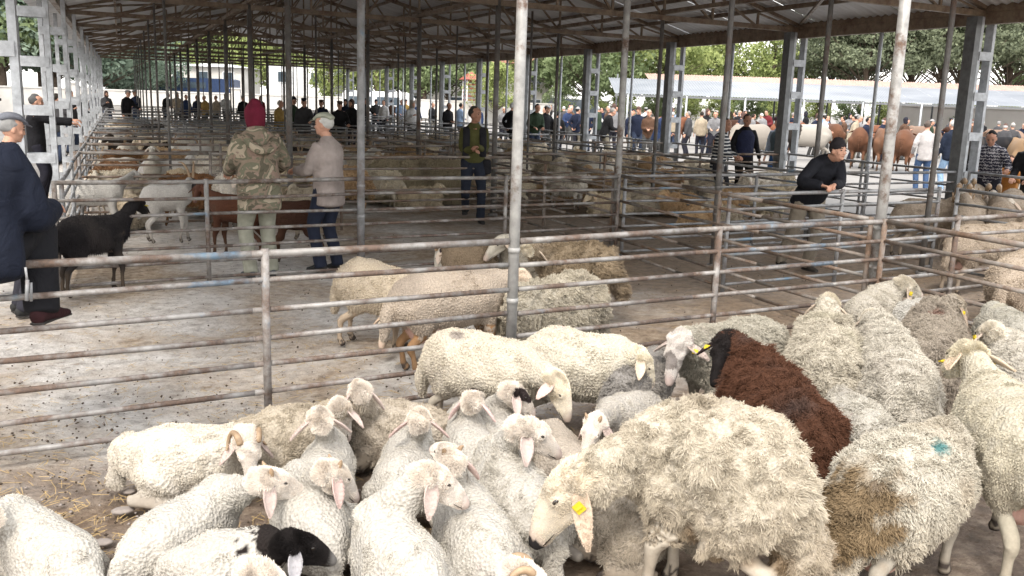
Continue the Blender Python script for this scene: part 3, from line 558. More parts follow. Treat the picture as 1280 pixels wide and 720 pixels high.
HERD = [
 ('white lamb cut by the lower left corner with its back to the viewer', (85,712,.16), (25,668,.22), (-22,652,.36), (-62,668,.32), dict(lamb, seed=11)),
 ('white horned sheep lying alone on the straw at the left of the herd', (200,572,.19), (278,572,.2), (308,552,.33), (316,604,.17), dict(lamb, seed=12, r=.165, scale=.9, len=.010, mul=.84, horns='curl', col=(.66,.61,.53), tail=.2, tailw=1.2, hind_out=1, fore_out=1, droop=.75)),
 ('long white lamb with dark lips stretching its neck over its neighbour', (192,688,.18), (268,640,.22), (330,604,.42), (374,606,.38), dict(lamb, seed=13, darknose=1, horns='nub', droop=(.9,.4), marks=[(at(150,706,.12), .03, RED)], facespot=1.1)),
 ('grey cream woolly sheep lying behind the horned one with its face down', (338,552,.2), (398,545,.21), (424,513,.42), (441,546,.24), dict(lamb, seed=14, r=.175, col=(.55,.48,.38), len=.014)),
 ('white lamb seen from behind, ears out, right of the horned one', (395,630,.17), (412,575,.22), (400,527,.47), (386,509,.46), dict(lamb, seed=15, droop=.35)),
 ('grey cream sheep lying at the rails with its head up against the fence', (520,545,.19), (462,540,.2), (450,492,.47), (438,474,.47), dict(lamb, seed=16, r=.175, col=(.58,.51,.42), len=.014, droop=.75)),
 ('pale lamb kneeling with its back to the viewer and pink ears spread wide', (500,612,.17), (517,565,.22), (524,528,.46), (526,506,.46), dict(lamb, seed=18, droop=.5, r=.15, hind_out=1, earcol=(.49,.37,.34))),
 ('white lamb with one hanging pink ear lying behind the black faced one', (400,672,.19), (378,628,.24), (410,594,.45), (438,606,.38), dict(lamb, seed=19, r=.16, droop=.9, horns='nub', earcol=(.49,.37,.34))),
 ('white lamb with black neck and glossy black face lying at the bottom edge', (262,712,.17), (322,702,.19), (362,684,.31), (424,688,.25), dict(lamb, seed=20, necktag=(.018,.014,.013), face=(.014,.012,.012), earcol=(.45,.44,.46), muzzlecol=(.6,.58,.56), muzzle=.3, droop=.95)),
 ('top of a small white lamb just showing at the bottom edge', (300,800,.17), (318,765,.22), (318,722,.4), (352,738,.34), dict(lamb, seed=21)),
 ('large white lamb in front with long neck turned to the right and closed mouth', (515,728,.2), (478,680,.25), (532,600,.5), (578,614,.43), dict(lamb, seed=22, r=.162, scale=.9, neck=1.05, droop=.95)),
 ('white lamb with nub horns behind the long necked one, red mark low on its back', (610,700,.19), (578,640,.22), (564,578,.48), (548,558,.50), dict(lamb, seed=23, r=.158, horns='nub', droop=.7, marks=[(at(594,706,.25), .03, RED)], earcol=(.49,.37,.34))),
 ('white lamb with speckled crown and pink ear looking away near the grazing ewe', (592,575,.17), (578,538,.22), (590,504,.42), (607,484,.42), dict(lamb, seed=24, facespot=.55, droop=.65, earcol=(.62,.48,.46))),
 ('lamb with black spotted ear and cheek looking down to the right', (628,562,.17), (620,530,.22), (638,492,.43), (673,510,.33), dict(lamb, seed=25, facespot=.45, spotf=40, droop=.8)),
 ('cream ewe standing with lowered head and pink ear, left of the two at the fence', (566,450,.42), (648,466,.42), (692,478,.45), (716,517,.3), dict(seed=26, r=.185, scale=.9, len=.010, mul=.76, col=(.66,.60,.50), earcol=(.56,.42,.38), droop=.35, marks=[(at(572,418,.6), .06, (.25,.22,.2))])),
 ('cream ewe standing beside the grazing one with faint pink mark on its back', (688,452,.42), (762,458,.42), (796,448,.5), (822,482,.34), dict(seed=27, r=.195, scale=.9, len=.010, mul=.76, col=(.66,.61,.51), marks=[(at(702,412,.62), .05, (.6,.42,.38)), (at(726,420,.62), .025, (.3,.28,.2))])),
 ('big white lamb lying in the middle with bare neck and head turned right', (668,655,.2), (622,592,.27), (652,540,.52), (692,553,.46), dict(lamb, seed=28, r=.158, scale=.92, len=.012, droop=.8, fore_out=1, earcol=(.5,.42,.39))),
 ('small grey cream lamb with a red streak squeezed behind the big middle lamb', (708,592,.16), (690,560,.17), (672,545,.3), (660,560,.25), dict(lamb, seed=29, r=.15, col=(.55,.48,.4), marks=[(at(698,585,.26), .03, RED)])),
 ('grey white lamb with folded ear resting its chin behind the huge shaggy ewe', (802,512,.2), (768,525,.22), (744,532,.36), (728,566,.27), dict(lamb, seed=30, col=(.62,.58,.52), horns='nub', droop=.8)),
 ('curled up woolly lamb with a red stroke lying under the huge shaggy ewe', (802,655,.17), (752,648,.17), (728,628,.2), (712,655,.12), dict(lamb, seed=32, r=.175, col=(.56,.49,.4), len=.014, marks=[(at(782,640,.3), .032, RED)])),
 ('huge shaggy cream ewe with black nose and yellow ear tag bending its head left', (934,600,.54), (852,582,.54), (728,602,.50), (682,640,.37), dict(seed=33, r=.25, scale=1.15, width=.85, head=.27, len=.015, rad=.0016, curl=1.4, curlf=70, clump=60., cpull=.5, gravity=.3, lift=.65, lump=2.6, mul=.7, col=(.65,.585,.48), dirtcol=(.2,.15,.1), muddy=.9, dirt=.4, face=(.56,.5,.41), darknose=1, droop=1.05, earlen=.165, earw=.03, tags=[(-1,0),(1,0)], fleece=125000, marks=[(at(970,690,.25), .2, (.2,.14,.085)), (at(880,668,.3), .12, (.26,.19,.12)), (at(790,545,.75), .14, (.5,.39,.25))], tail=.35, tailw=1.6, neck=1.05, legcol=(.6,.54,.45), arch=.03)),
 ('bottom edge lamb of which only a curled horn and white wool show', (672,800,.2), (655,765,.24), (648,722,.4), (684,742,.34), dict(lamb, seed=34, horns='curl')),
 ('dark grey sheep standing in shade behind the speckled faced ewe', (780,488,.3), (815,468,.32), (800,452,.42), (812,480,.3), dict(seed=36, r=.17, scale=.85, col=(.36,.34,.32), fleece=40000)),
 ('grey woolly ewe with speckled grey face looking at the viewer beside the brown one', (950,436,.42), (884,446,.42), (850,430,.58), (834,470,.42), dict(seed=37, r=.2, len=.02, clump=45., col=(.50,.47,.40), face=(.5,.47,.45), facespot=.35, facespotcol=(.2,.18,.17), droop=.5, tags=[(1,0)])),
 ('rusty brown shaggy sheep with black head and yellow tag', (1000,560,.42), (946,492,.46), (908,432,.66), (890,474,.52), dict(seed=38, r=.23, len=.024, rad=.0017, curl=1.2, curlf=60, clump=50., gravity=.4, lump=1.6, col=(.095,.045,.028), dirtcol=(.05,.045,.045), dirt=.6, muddy=.2, face=(.012,.01,.01), muzzle=0, earcol=(.03,.02,.02), legcol=(.03,.02,.02), tags=[(-1,0),(1,0)], fleece=70000, marks=[(at(990,520,.66), .1, (.07,.065,.065)), (at(902,432,.68), .03, (.6,.58,.55))], tipcol=(1.35,1.3,1.25))),
 ('broad cream ewe seen from behind with green stained wool, taller than its neighbours', (1030,478,.42), (1032,425,.46), (1035,382,.66), (1052,372,.64), dict(seed=39, r=.215, len=.026, curlf=50, clump=45., lump=2., col=(.62,.57,.48), dirtcol=(.22,.22,.12), dirt=.5, muddy=.6, fleece=60000)),
 ('ewe with a big yellow tag on its cheek stretching above the herd to the right', (1082,402,.42), (1098,385,.45), (1128,358,.62), (1166,366,.55), dict(seed=40, r=.185, col=(.57,.53,.46), droop=.9, tags=[(-1,0),(1,0)], neck=1.1)),
 ('slim white ewe seen from behind with grey patch on its rump', (1128,508,.42), (1105,440,.45), (1090,402,.58), (1078,388,.56), dict(seed=41, r=.205, len=.022, col=(.63,.59,.52), neck=1.3, marks=[(at(1148,500,.56), .08, (.27,.27,.28))], fleece=60000)),
 ('smooth white sheep half hidden below the yellow tagged cheek', (1128,410,.38), (1150,400,.4), (1172,392,.46), (1190,404,.4), dict(seed=42, r=.17, col=(.62,.6,.56))),
 ('brownish grey woolly ewe with reddish neck stain facing right', (1160,462,.42), (1165,412,.46), (1190,382,.6), (1216,390,.52), dict(seed=43, r=.2, len=.024, clump=40., lump=2., col=(.42,.37,.31), dirt=.6, droop=.85, tags=[(-1,0)], marks=[(at(1168,395,.62), .06, (.18,.1,.08))])),
 ('cream ewe at the right edge hiding its head among the others', (1275,430,.42), (1246,410,.45), (1250,394,.55), (1274,398,.45), dict(seed=44, r=.185, col=(.52,.5,.44))),
 ('white ewe with a long ear and yellow tag behind the tall right one', (1300,480,.44), (1262,450,.46), (1240,418,.62), (1213,426,.52), dict(seed=45, r=.19, col=(.64,.6,.53), droop=(.3,.6), tags=[(-1,0),(1,0)], earlen=.17)),
 ('tall cream short fleeced ewe at the right edge looking left with tagged cheek', (1292,570,.55), (1240,520,.56), (1212,448,.76), (1172,452,.65), dict(seed=46, r=.21, scale=1.05, head=.26, len=.009, rad=.002, clump=90., col=(.62,.57,.46), dirt=.2, droop=.5, earfwd=-1.1, tags=[(1,0),(-1,0)], udder=1, neck=1.0, lump=.5, fleece=70000)),
 ('white sheep with teal paint on its back and brown stained tail', (1098,622,.42), (1165,590,.43), (1212,572,.46), (1240,600,.34), dict(seed=47, r=.225, len=.017, col=(.62,.58,.5), dirt=.3, udder=1, muddy=.5, tail=.3, tailw=1.5, dirtcol=(.2,.13,.06), marks=[(at(1182,548,.66), .075, TEAL), (at(1060,640,.42), .24, (.15,.095,.04)), (at(1085,590,.60), .09, (.15,.14,.14)), (at(1168,660,.22), .05, (.45,.22,.05))], fleece=60000)),
 ('small grey white sheep with dark red dot between the brown and teal marked ones', (1082,570,.34), (1056,532,.36), (1040,520,.4), (1020,520,.3), dict(seed=48, r=.2, scale=.85, col=(.56,.53,.47), marks=[(at(1062,514,.54), .022, (.2,.02,.05))])),
 # pen behind the first fence
 ('cream shorn sheep grazing behind the fence with white lowered head', (450,352,.5), (496,366,.44), (486,398,.3), (470,442,.1), dict(seed=51, r=.19, len=.012, col=(.62,.53,.41), legcol=(.5,.4,.3), lump=.5, fleece=16000, mul=.78, voxel=.017)),
 ('lean shorn ewe with muddy brown legs standing across the pen', (520,376,.52), (606,368,.52), (650,350,.62), (668,372,.52), dict(seed=52, r=.2, scale=1.05, len=.008, rad=.0024, col=(.52,.44,.36), legcol=(.28,.16,.08), lump=.5, udder=1, dirt=.5, fleece=18000, mul=.8, voxel=.017)),
 ('thick woolled ewe with hanging head beside the white pole', (726,378,.42), (660,390,.42), (628,410,.24), (606,440,.1), dict(seed=53, r=.225, len=.026, clump=30., lump=3., rad=.0028, col=(.54,.49,.4), curlf=35, curl=.9, fleece=20000, mul=.78, voxel=.017)),
 ('brown fleeced sheep with its head turned away at the back of the pen', (748,334,.5), (700,334,.5), (662,312,.68), (676,296,.68), dict(seed=54, r=.21, len=.026, clump=30., lump=3., col=(.36,.28,.19), face=(.6,.55,.46), dirt=.5, fleece=18000, voxel=.017, legcol=(.2,.19,.18), horns='nub')),
 ('horned sheep with black cheek peeping over the rail behind the shorn ewe', (600,326,.48), (572,328,.48), (556,314,.56), (546,332,.42), dict(seed=55, r=.17, len=.012, col=(.33,.25,.17), face=(.65,.6,.52), facespot=.7, horns='curl', fleece=10000, voxel=.018)),
 ('white sheep with blunt snout looking left beside the white pole', (672,325,.48), (645,325,.48), (630,302,.68), (610,314,.6), dict(seed=56, r=.18, len=.014, col=(.6,.55,.46), fleece=10000, voxel=.018)),
]
for lab, a_, b_, c_, d_, kw in HERD: SH(lab, a_, b_, c_, d_, **kw)
def copy_tree(o, loc, rz, label=None, color=None, scale=None):
    c = o.copy(); COL.objects.link(c); c.location = loc; c.rotation_euler = (0, 0, rz)
    if scale: c.scale = (scale,) * 3
    if label: c['label'] = label
    for ch in o.children:
        d = ch.copy(); COL.objects.link(d); d.parent = c
        if color is not None and ch.name.split('.')[0] in ('body', 'fleece'): d.color = (*color, 1)
    return c
# sheep and goats beyond the second fence
GO = dict(kind='goat', fleece=0, lump=.4, r=.162, scale=1.0, muddy=.1, dirt=.15, voxel=.018, leg=.95, neck=.85)
SH('glossy black goat with yellow ear tag standing beside the seated man', (92,292,.58), (142,288,.58), (170,254,.82), (190,262,.72), **dict(GO, seed=60, col=(.022,.02,.021), face=(.02,.018,.018), muzzle=.1, tags=[(-1,0)], cat='goat', fleece=22000, len=.03, rad=.0014, curl=.3, gravity=1.0, lift=.3, dens=False, tipcol=(1.2,1.2,1.3)))
SH('white shorn goat standing with raised head behind the black goat', (85,240,.58), (140,240,.58), (168,218,.72), (180,232,.62), **dict(GO, seed=61, col=(.56,.54,.51), face=(.58,.56,.53), cat='goat'))
SH('white goat with dark grey horned head left of the chestnut goat', (192,246,.58), (226,246,.58), (238,226,.70), (250,240,.58), **dict(GO, seed=62, col=(.56,.54,.51), face=(.07,.065,.065), horns='goat', cat='goat'))
SH('chestnut brown goat standing left of the camouflage jacket man', (318,262,.58), (276,258,.58), (250,235,.74), (240,250,.62), **dict(GO, seed=63, col=(.12,.05,.03), face=(.1,.045,.03), legcol=(.09,.04,.025), cat='goat'))
SH('dark brown goat between the camouflage jacket man and the beige jacket man', (388,268,.56), (352,268,.56), (338,252,.7), (330,262,.6), **dict(GO, seed=64, col=(.1,.05,.035), face=(.08,.04,.03), legcol=(.08,.04,.025), cat='goat'))
SH('cream sheep standing behind the clasped hands of the two men', (398,252,.5), (372,252,.5), (366,236,.66), (362,248,.55), **dict(seed=65, r=.19, col=(.5,.43,.33), fleece=7000, rad=.005, voxel=.02))
SH('white goat facing the viewer with upright neck over the rail', (192,205,.58), (190,212,.6), (190,186,.9), (190,202,.74), **dict(GO, seed=66, col=(.62,.58,.5), face=(.66,.63,.57), cat='goat'))
for i, (rx, cx_, lab) in enumerate(((478, 506, 'long haired cream sheep left of the man with the shoulder bag'), (528, 566, 'long straight woolled cream ewe right behind the man with the shoulder bag'))):
    SH(lab, (rx, 218, .52), (cx_, 220, .52), (cx_ + 18, 208, .6), (cx_ + 24, 222, .45), seed=70 + i, r=.27, col=(.55, .47, .33), fleece=12000, len=.16, rad=.005, curl=.25, gravity=1.3, lift=.25, voxel=.022, muddy=.3, lump=1.5)
# rams on the right
RM = dict(face=(.6,.54,.46), r=.21, scale=1.05, fleece=12000, len=.012, rad=.003, lump=.5, voxel=.018, col=(.54,.45,.36), dirt=.2, muddy=.15, group='horned rams in the pen at the right edge')
SH('pale shorn ram seen from its left side by the dark thin pole', (1135,268,.58), (1182,268,.58), (1206,246,.72), (1222,258,.6), **dict(RM, seed=80, horns='curl'))
SH('cream ram with curled brown horns facing the viewer right of the pole', (1222,256,.6), (1208,272,.62), (1204,244,.86), (1206,280,.70), **dict(RM, seed=81, horns='ram', hornscale=(1.5, 1.25, 1.5), face=(.66,.62,.56), fleece=6000))
SH('ram with black patched face and heavy horns behind the others', (1228,238,.6), (1212,248,.62), (1210,236,.84), (1222,256,.68), **dict(RM, seed=82, horns='ram', hornscale=(1.5, 1.25, 1.5), facespot=.2, fleece=5000))
SH('cream ram with horns facing the viewer nearer the right edge', (1266,252,.6), (1250,268,.62), (1241,244,.84), (1243,276,.68), **dict(RM, seed=83, horns='ram', hornscale=(1.5, 1.25, 1.5), face=(.66,.62,.56), fleece=6000))
SH('small white ewe looking left at the right edge beyond the rams', (1300,262,.58), (1276,266,.6), (1262,254,.76), (1250,266,.66), **dict(RM, seed=84, fleece=5000))
SH('large cream shorn sheep in front of the rams facing right', (1205,305,.55), (1258,302,.55), (1290,285,.68), (1306,296,.58), **dict(RM, seed=85, udder=1))
SH('cream shorn sheep cut by the right edge behind the fence', (1262,352,.52), (1300,330,.55), (1320,310,.7), (1335,320,.6), **dict(RM, seed=86))
# prototypes of the packed flocks
def proto(pose, label, group, **k):
    z, r = k.pop('z', .52), k.get('r', .21); P = dict(up=((-.28, 0, z), (.2, 0, z), (.38, .03, z + .2), (.54, .08, z + .1)), down=((-.28, 0, z), (.2, 0, z - .02), (.42, .03, z - .1), (.5, .05, z - .3)),
        side=((-.28, 0, z), (.2, .03, z), (.3, .16, z + .16), (.3, .36, z + .06)), lie=((-.22, 0, .2), (.2, 0, .22), (.34, .04, .42), (.5, .05, .34)), back=((-.28, 0, z), (.2, 0, z), (.3, -.12, z + .1), (.2, -.3, z)))[pose]
    k.update(label=label, group=group, rump=P[0], chest=P[1], poll=P[2], nose=P[3], lying=pose == 'lie', cat=k.get('kind', 'sheep')); k.setdefault('voxel', .022); k.setdefault('mul', 1.15); k.setdefault('fleece', 4500); k.setdefault('rad', .007); k.setdefault('len', .03); k.setdefault('r', r)
    return beast(k)
GP = 'flocks packed in the pens down the shed'
PR = [proto('up', 'x', GP, seed=101), proto('down', 'x', GP, seed=102, col=(.56,.5,.4)), proto('side', 'x', GP, seed=103, col=(.6,.56,.5), horns='curl'), proto('back', 'x', GP, seed=104, col=(.5,.43,.34)),
      proto('lie', 'x', GP, seed=105, col=(.55,.48,.38)), proto('up', 'x', GP, seed=106, kind='goat', fleece=0, col=(.6,.58,.55), voxel=.025), proto('side', 'x', GP, seed=107, kind='goat', fleece=0, col=(.6,.58,.55), horns='goat', voxel=.025)]
used = set(); rnd = random.Random(5)
TONES = [('cream', (1, 1, 1)), ('cream', (.95, .92, .85)), ('white', (1.12, 1.12, 1.12)), ('grey', (.72, .72, .72)), ('fawn', (.8, .64, .48)), ('brown', (.4, .24, .15)), ('black', (.06, .055, .055))]
WT = [6, 5, 4, 2, 2, 1.3, 2.2]
def put_sheep(X, Y, rz, ti=None, pi=None, where='packed in the far pens under the shed'):
    where += (', near the white columns' if X < 1.5 else ', behind the two buyers' if X < 3.6 else ', by the long side fence' if X < 7.4 else ', midway to the open side' if X < 9.6 else ', near the open side')
    pi = rnd.randrange(7) if pi is None else pi; ti = rnd.choices(range(7), WT)[0] if ti is None else ti; name, col = TONES[ti]; kind = 'goat' if pi > 4 else 'sheep'
    lab = f'{name} {"horned " if pi in (2, 6) else ""}{kind} {"lying" if pi == 4 else ("with lowered head " if pi == 1 else "") + "standing"} {where}'
    if len(lab.split()) > 16: lab = lab.replace(' standing', '')
    if pi not in used: used.add(pi); o = PR[pi]; o.location = (X, Y, 0); o.rotation_euler = (0, 0, rz); o['label'] = lab; [setattr(c, 'color', (*col, 1)) for c in o.children if c.name.split('.')[0] in ('body', 'fleece')]; return o
    return copy_tree(PR[pi], (X, Y, 0), rz, lab, col, rnd.uniform(.9, 1.08))
zone = lambda k: 'beyond the white goats' if k < 2.4 else 'in the third row of pens' if k < 3.5 else 'in the middle far pens' if k < 6 else 'in the farthest pens'
n_ = 0
for k in [1.86, 2.15, 2.62, 2.85, 3.1, 3.35, 3.6, 3.85, 4.1, 4.35, 4.6, 4.9, 5.2, 5.5, 5.8, 6.2, 6.6, 7.0, 7.6, 8.3]:
    for X in np.arange(0.0, 2.9 if k < 2.5 else 5.6, .72 if k < 5 else .95):
        if k < 2.5 and X > 2.4: continue
        if rnd.random() < .13: continue
        X_ = X + rnd.uniform(-.12, .12); put_sheep(X_, row(k, X_) + rnd.uniform(.35, .8), rnd.choice([0, 3.14, .3, 2.8, -.4, -1.6, 1.4]) + rnd.uniform(-.25, .25), where=zone(k)); n_ += 1
for k, x0, x1, st in ((2.0, 3.2, 5.5, .8), (2.7, 3.0, 5.6, .75)):
    for X in np.arange(x0, x1, st): put_sheep(X, row(k, X) + .9 + rnd.uniform(-.3, .3), rnd.choice([0, 3.1, .4]), ti=rnd.choice([0, 1, 4]), where='behind the bag carrying man')
for px, py, rz, ti, pi in ((715,205,3.0,1,3),(745,212,0.1,0,3),(775,222,3.2,1,4),(800,216,.2,4,4),(735,226,2.9,0,4),(830,232,.2,4,3),(850,248,3.0,4,4),(812,246,.4,3,4),(880,238,1.7,0,0),(905,243,.2,0,4),(925,262,.1,4,3),
    (945,240,3.0,0,2),(968,238,-1.4,0,1),(900,265,3.2,3,4),(958,262,.3,1,1),(870,214,.1,0,1),(905,222,3.0,2,4),(760,202,.2,0,0),(790,204,2.9,1,1),(825,208,0,0,2),(850,222,3.2,2,4),(790,240,.2,3,4),(760,248,3,1,4),(700,215,1,0,0),(700,232,2.8,4,4),(880,265,.1,4,4)):
    p = at(px, py, .1) if False else at(px, py + 22, 0); put_sheep(p[0], p[1], rz, ti, pi, where='behind the slanting rails')
for k in (2.0, 2.35, 2.7, 3.0, 3.35, 3.7, 4.2, 4.6, 5.0, 5.5, 6.0):
    for X in np.arange(6.4, 12, 1.0):
        if rnd.random() < .2: continue
        put_sheep(X + rnd.uniform(-.2, .2), row(k, X) + rnd.uniform(.4, 1.6), rnd.uniform(0, 6.3), ti=rnd.choice([0, 0, 1, 2, 4]), where='before the yard crowd' if k < 3.6 else 'in the far right pens')

# ------------------------------------------------------------------ people
def human_head():
    Lf = [(loft([(0, 0, -.105), (.012, 0, -.06), (.004, 0, .0), (-.006, 0, .06), (-.008, 0, .105)], [.035, .058, .072, .074, .04], [.04, .075, .09, .095, .05], up=(1, 0, 0), n=16), 0),
          (ell((.088, 0, -.012), (.018, .012, .026)), 0), (ell((.098, 0, -.03), (.013, .015, .012)), 0), (loft([(.075, -.035, .022), (.088, 0, .024), (.075, .035, .022)], [.011] * 3, n=8), 0),
          (ell((.062, 0, -.088), (.024, .028, .02)), 0), (ell((.083, 0, -.06), (.01, .024, .012)), 0)]
    for s in (-1, 1): Lf += [(ell((-.004, s * .077, -.01), (.018, .009, .032)), 0), (ell((.06, s * .045, -.025), (.02, .02, .022)), 0)]
    V, Fq, _ = remesh(Lf, .0085, 2); return V, Fq
def human_hand(curl=.5):
    """palm from the wrist along +x, back of the hand up (+z), thumb on +y"""
    Lf = [(loft([(0, 0, 0), (.04, 0, .0), (.085, 0, .0)], [.026, .038, .038], [.018, .016, .013], n=10), 0)]
    for i, (y, ln) in enumerate(((.029, .068), (.010, .077), (-.010, .071), (-.028, .056))):
        P = []; p = np.array([.08, y, 0.]); a = .12
        for j, sg in enumerate((0, .42, .33, .25)): p = p + ln * sg * np.array([math.cos(a), y * .8, -math.sin(a)]); P.append(p.copy()); a += curl * (.95 if j else .7)
        Lf.append((loft(P, [.0095, .009, .0082, .0068], n=8, sub=2), 0))
    Lf.append((loft([(.02, .024, -.004), (.048, .05, -.012), (.074, .058, -.022), (.094, .056, -.03)], [.014, .012, .0105, .008], n=8, sub=2), 0))
    V, Fq, _ = remesh(Lf, .0055, 2); return V, Fq
HHEAD = human_head(); HHANDS = [human_hand(.45), human_hand(.95)]
def ik(a, b, la, lb, hint):
    a = np.array(a, float); b = np.array(b, float); v = b - a; dist = min(np.linalg.norm(v), (la + lb) * .995); v = U(v); x = (la * la - lb * lb + dist * dist) / (2 * dist); h = math.sqrt(max(0, la * la - x * x))
    hn = np.array(hint, float); hn = hn - v * hn.dot(v); return a + v * x + U(hn) * h, a + v * dist
def person_parts(root, h=1.75, lean=0., hands=((.1, .28, .75), (.1, -.28, .75)), headyaw=0, headpitch=0, jacket=None, trousers=None, shoes=None, hair=(.05, .045, .04), hat=None, skin='skin', bulk=1.0, vox=.018,
                 feet=((.03, .11), (-.03, -.11)), hem=.8, hood=False, detail=True, sit=None, handpose=0, elbow_out=.35, jmat=None, tmat=None, bag=False, turn=0, vest=None, child=False, side_lean=0):
    s = h / 1.75; A = np.array
    pel = A([0, 0, .93]) if sit is None else A([0, 0, sit]); cl, sl_ = math.cos(lean), math.sin(lean)
    def ub(p): p = A(p, float); q = p - [0, 0, .93]; x, z = q[0] * cl + q[2] * sl_, -q[0] * sl_ + q[2] * cl; return A([x, q[1] * math.cos(turn) + side_lean * q[2], z]) + pel
    hc = ub((.03, 0, 1.635)); yaw = headyaw; pt = headpitch; fx = A([math.cos(yaw) * math.cos(pt), math.sin(yaw) * math.cos(pt), -math.sin(pt)]); fy = U(np.cross([0, 0, 1], fx)); fz = np.cross(fx, fy); HM = A([fx, fy, fz]).T
    hc = hc + fx * .01; ht = lambda v: (np.asarray(v) @ HM.T * (1.15 if child else 1) + hc) * s
    B = []; J = []; T = []; up1 = (1, 0, 0)
    B.append((loft([ub((0, 0, .95)), ub((0, 0, 1.15)), ub((0, 0, 1.35)), ub((0, 0, 1.44)), ub((.0, 0, 1.5)), hc - fz * .07], [.15, .13, .16, .12, .058, .052], [.1, .09, .1, .08, .058, .054], up=up1), 0))
    J.append((loft([ub((0, 0, hem)) if sit is None or hem > .9 else ub((0, 0, .88)), ub((0, 0, .97)), ub((0, 0, 1.14)), ub((-.01, 0, 1.32)), ub((-.012, 0, 1.41)), ub((0, 0, 1.465)), ub((.01, 0, 1.51))], A([.185, .185, .17, .195, .175, .11, .07]) * bulk, A([.135, .14, .135, .135, .11, .085, .068]) * bulk, up=up1, n=18, cap=.25), 0))
    hs = []
    for i, sd in enumerate((1, -1)):
        S_ = ub((-.01, sd * .175, 1.415)); hd = A(hands[i], float); E_, Wr = ik(S_, hd, .30, .27, (-.5, sd * elbow_out, -.6)); hs.append((S_, E_, Wr))
        B.append((loft([S_, E_, Wr], [.045, .036, .027]), 0)); J.append((loft([S_ - [0, sd * .03, .0], S_ * .5 + E_ * .5, E_, E_ * .35 + Wr * .65, E_ * .05 + Wr * .95], A([.072, .064, .056, .05, .045]) * bulk, n=12, cap=.3), 0))
        if hood is None: pass
    fs = []
    for i, sd in enumerate((1, -1)):
        Hp = pel + [0, sd * .09, 0]; ft = A([feet[i][0], feet[i][1], feet[i][2] if len(feet[i]) > 2 else 0.]); An = ft + [0, 0, .085]; Kn, An = ik(Hp, An, .45, .43, (1, sd * .12, .15)); fs.append((Kn, An))
        B.append((loft([Hp, Kn, An], [.07, .05, .035]), 0)); T.append((loft([Hp + [0, 0, .02], Hp * .5 + Kn * .5, Kn, Kn * .45 + An * .55, An - [0, 0, .03]], A([.105, .092, .075, .068, .066]) * (.5 + .5 * bulk), n=12, cap=.2), 0))
    T.append((loft([pel + [0, 0, -.06], pel + [0, 0, .05], pel + [0, 0, .14]], [.165, .165, .15], [.125, .12, .11], up=up1, cap=.3), 0))
    sc_ = lambda lf: [((v * s, f), t) for (v, f), t in lf]
    V, Fq, _ = remesh(sc_(B), vox, 3); g = G(); g.add(V, Fq.tolist())
    g.add(ht(HHEAD[0]), HHEAD[1].tolist())
    for i, sd in enumerate((1, -1)):
        Wr = hs[i][2]; dr = U(hs[i][2] - hs[i][1]); nrm = U(np.cross(dr, [0, 0, 1]) * sd * .2 + [0, 0, 1] if abs(dr[2]) < .8 else A([0, sd, .0])); ly = U(np.cross(nrm, dr)); nz = np.cross(dr, ly); HMm = A([dr, ly * (-sd), nz]).T
        hv = HHANDS[1 if handpose else 0]; Vh = (hv[0] @ HMm.T + Wr) * s; Fh = hv[1].tolist(); Fh = [q[::-1] for q in Fh] if sd > 0 else Fh; g.add(Vh, Fh)
    if detail:
        for sd in (-1, 1):
            g.add(*(lambda vf: (ht(vf[0]), vf[1]))(ell((.082, sd * .031, .006), (.009, .014, .007), n=8)), 1)
            g.add(*(lambda vf: (ht(vf[0]), vf[1]))(loft([(.088, sd * .014, .026), (.09, sd * .03, .031), (.076, sd * .05, .025)], [.004, .005, .003], n=6, sub=2)), 1)
        g.add(*(lambda vf: (ht(vf[0]), vf[1]))(loft([(.085, -.025, -.058), (.095, 0, -.056), (.085, .025, -.058)], [.0035] * 3, n=6, sub=2)), 2)
    ob('body', g.mesh('body', [M[skin], M['eye'], M['metal_red'] if False else M['skin_dark']]), root)
    def cloth(name, lf, col, mat, amp=.008, fr=14):
        V, Fq, _ = remesh(sc_(lf), vox, 4); n = vnormals(V, Fq); Q = V * [1, 1, .7]; V = V + n * (sn(Q, fr, int(h * 100)) * amp + sn(Q, fr * 2.3, 7) * amp * .5)[:, None]
        return ob(name, mesh(name, V, Fq, mat or M['cloth']), root, color=col)
    jk = cloth('jacket', J, jacket, jmat); cloth('trousers', T, trousers, tmat, .006)
    if vest is not None:
        cloth('vest', [(loft([ub((0, 0, .92)), ub((0, 0, 1.14)), ub((-.01, 0, 1.32)), ub((-.01, 0, 1.43))], A([.19, .182, .2, .13]) * bulk * 1.03, A([.148, .146, .145, .11]) * bulk * 1.04, up=up1, n=16, cap=.2), 0)], vest, None, .006)
    g = G()
    for i in (0, 1):
        An = fs[i][1]; g.add(*(lambda vf: (vf[0] * s, vf[1]))(loft([An + [-.05, 0, -.045], An + [.02, 0, -.035], An + [.11, (0.02, -.02)[i], -.058], An + [.17, (0.03, -.03)[i], -.066]], [.036, .042, .044, .03], [.04, .05, .03, .018], n=10)), 0)
        g.add(*(lambda vf: (vf[0] * s, vf[1]))(loft([An + [-.055, 0, -.078], An + [.06, 0, -.078], An + [.18, (0.03, -.03)[i], -.078]], [.036, .044, .032], [.01, .01, .01], n=10)), 1)
        ob('shoe', g.mesh('shoe', [M['cloth'], M['leather']]), root, color=shoes or (.03, .03, .03)); g = G()
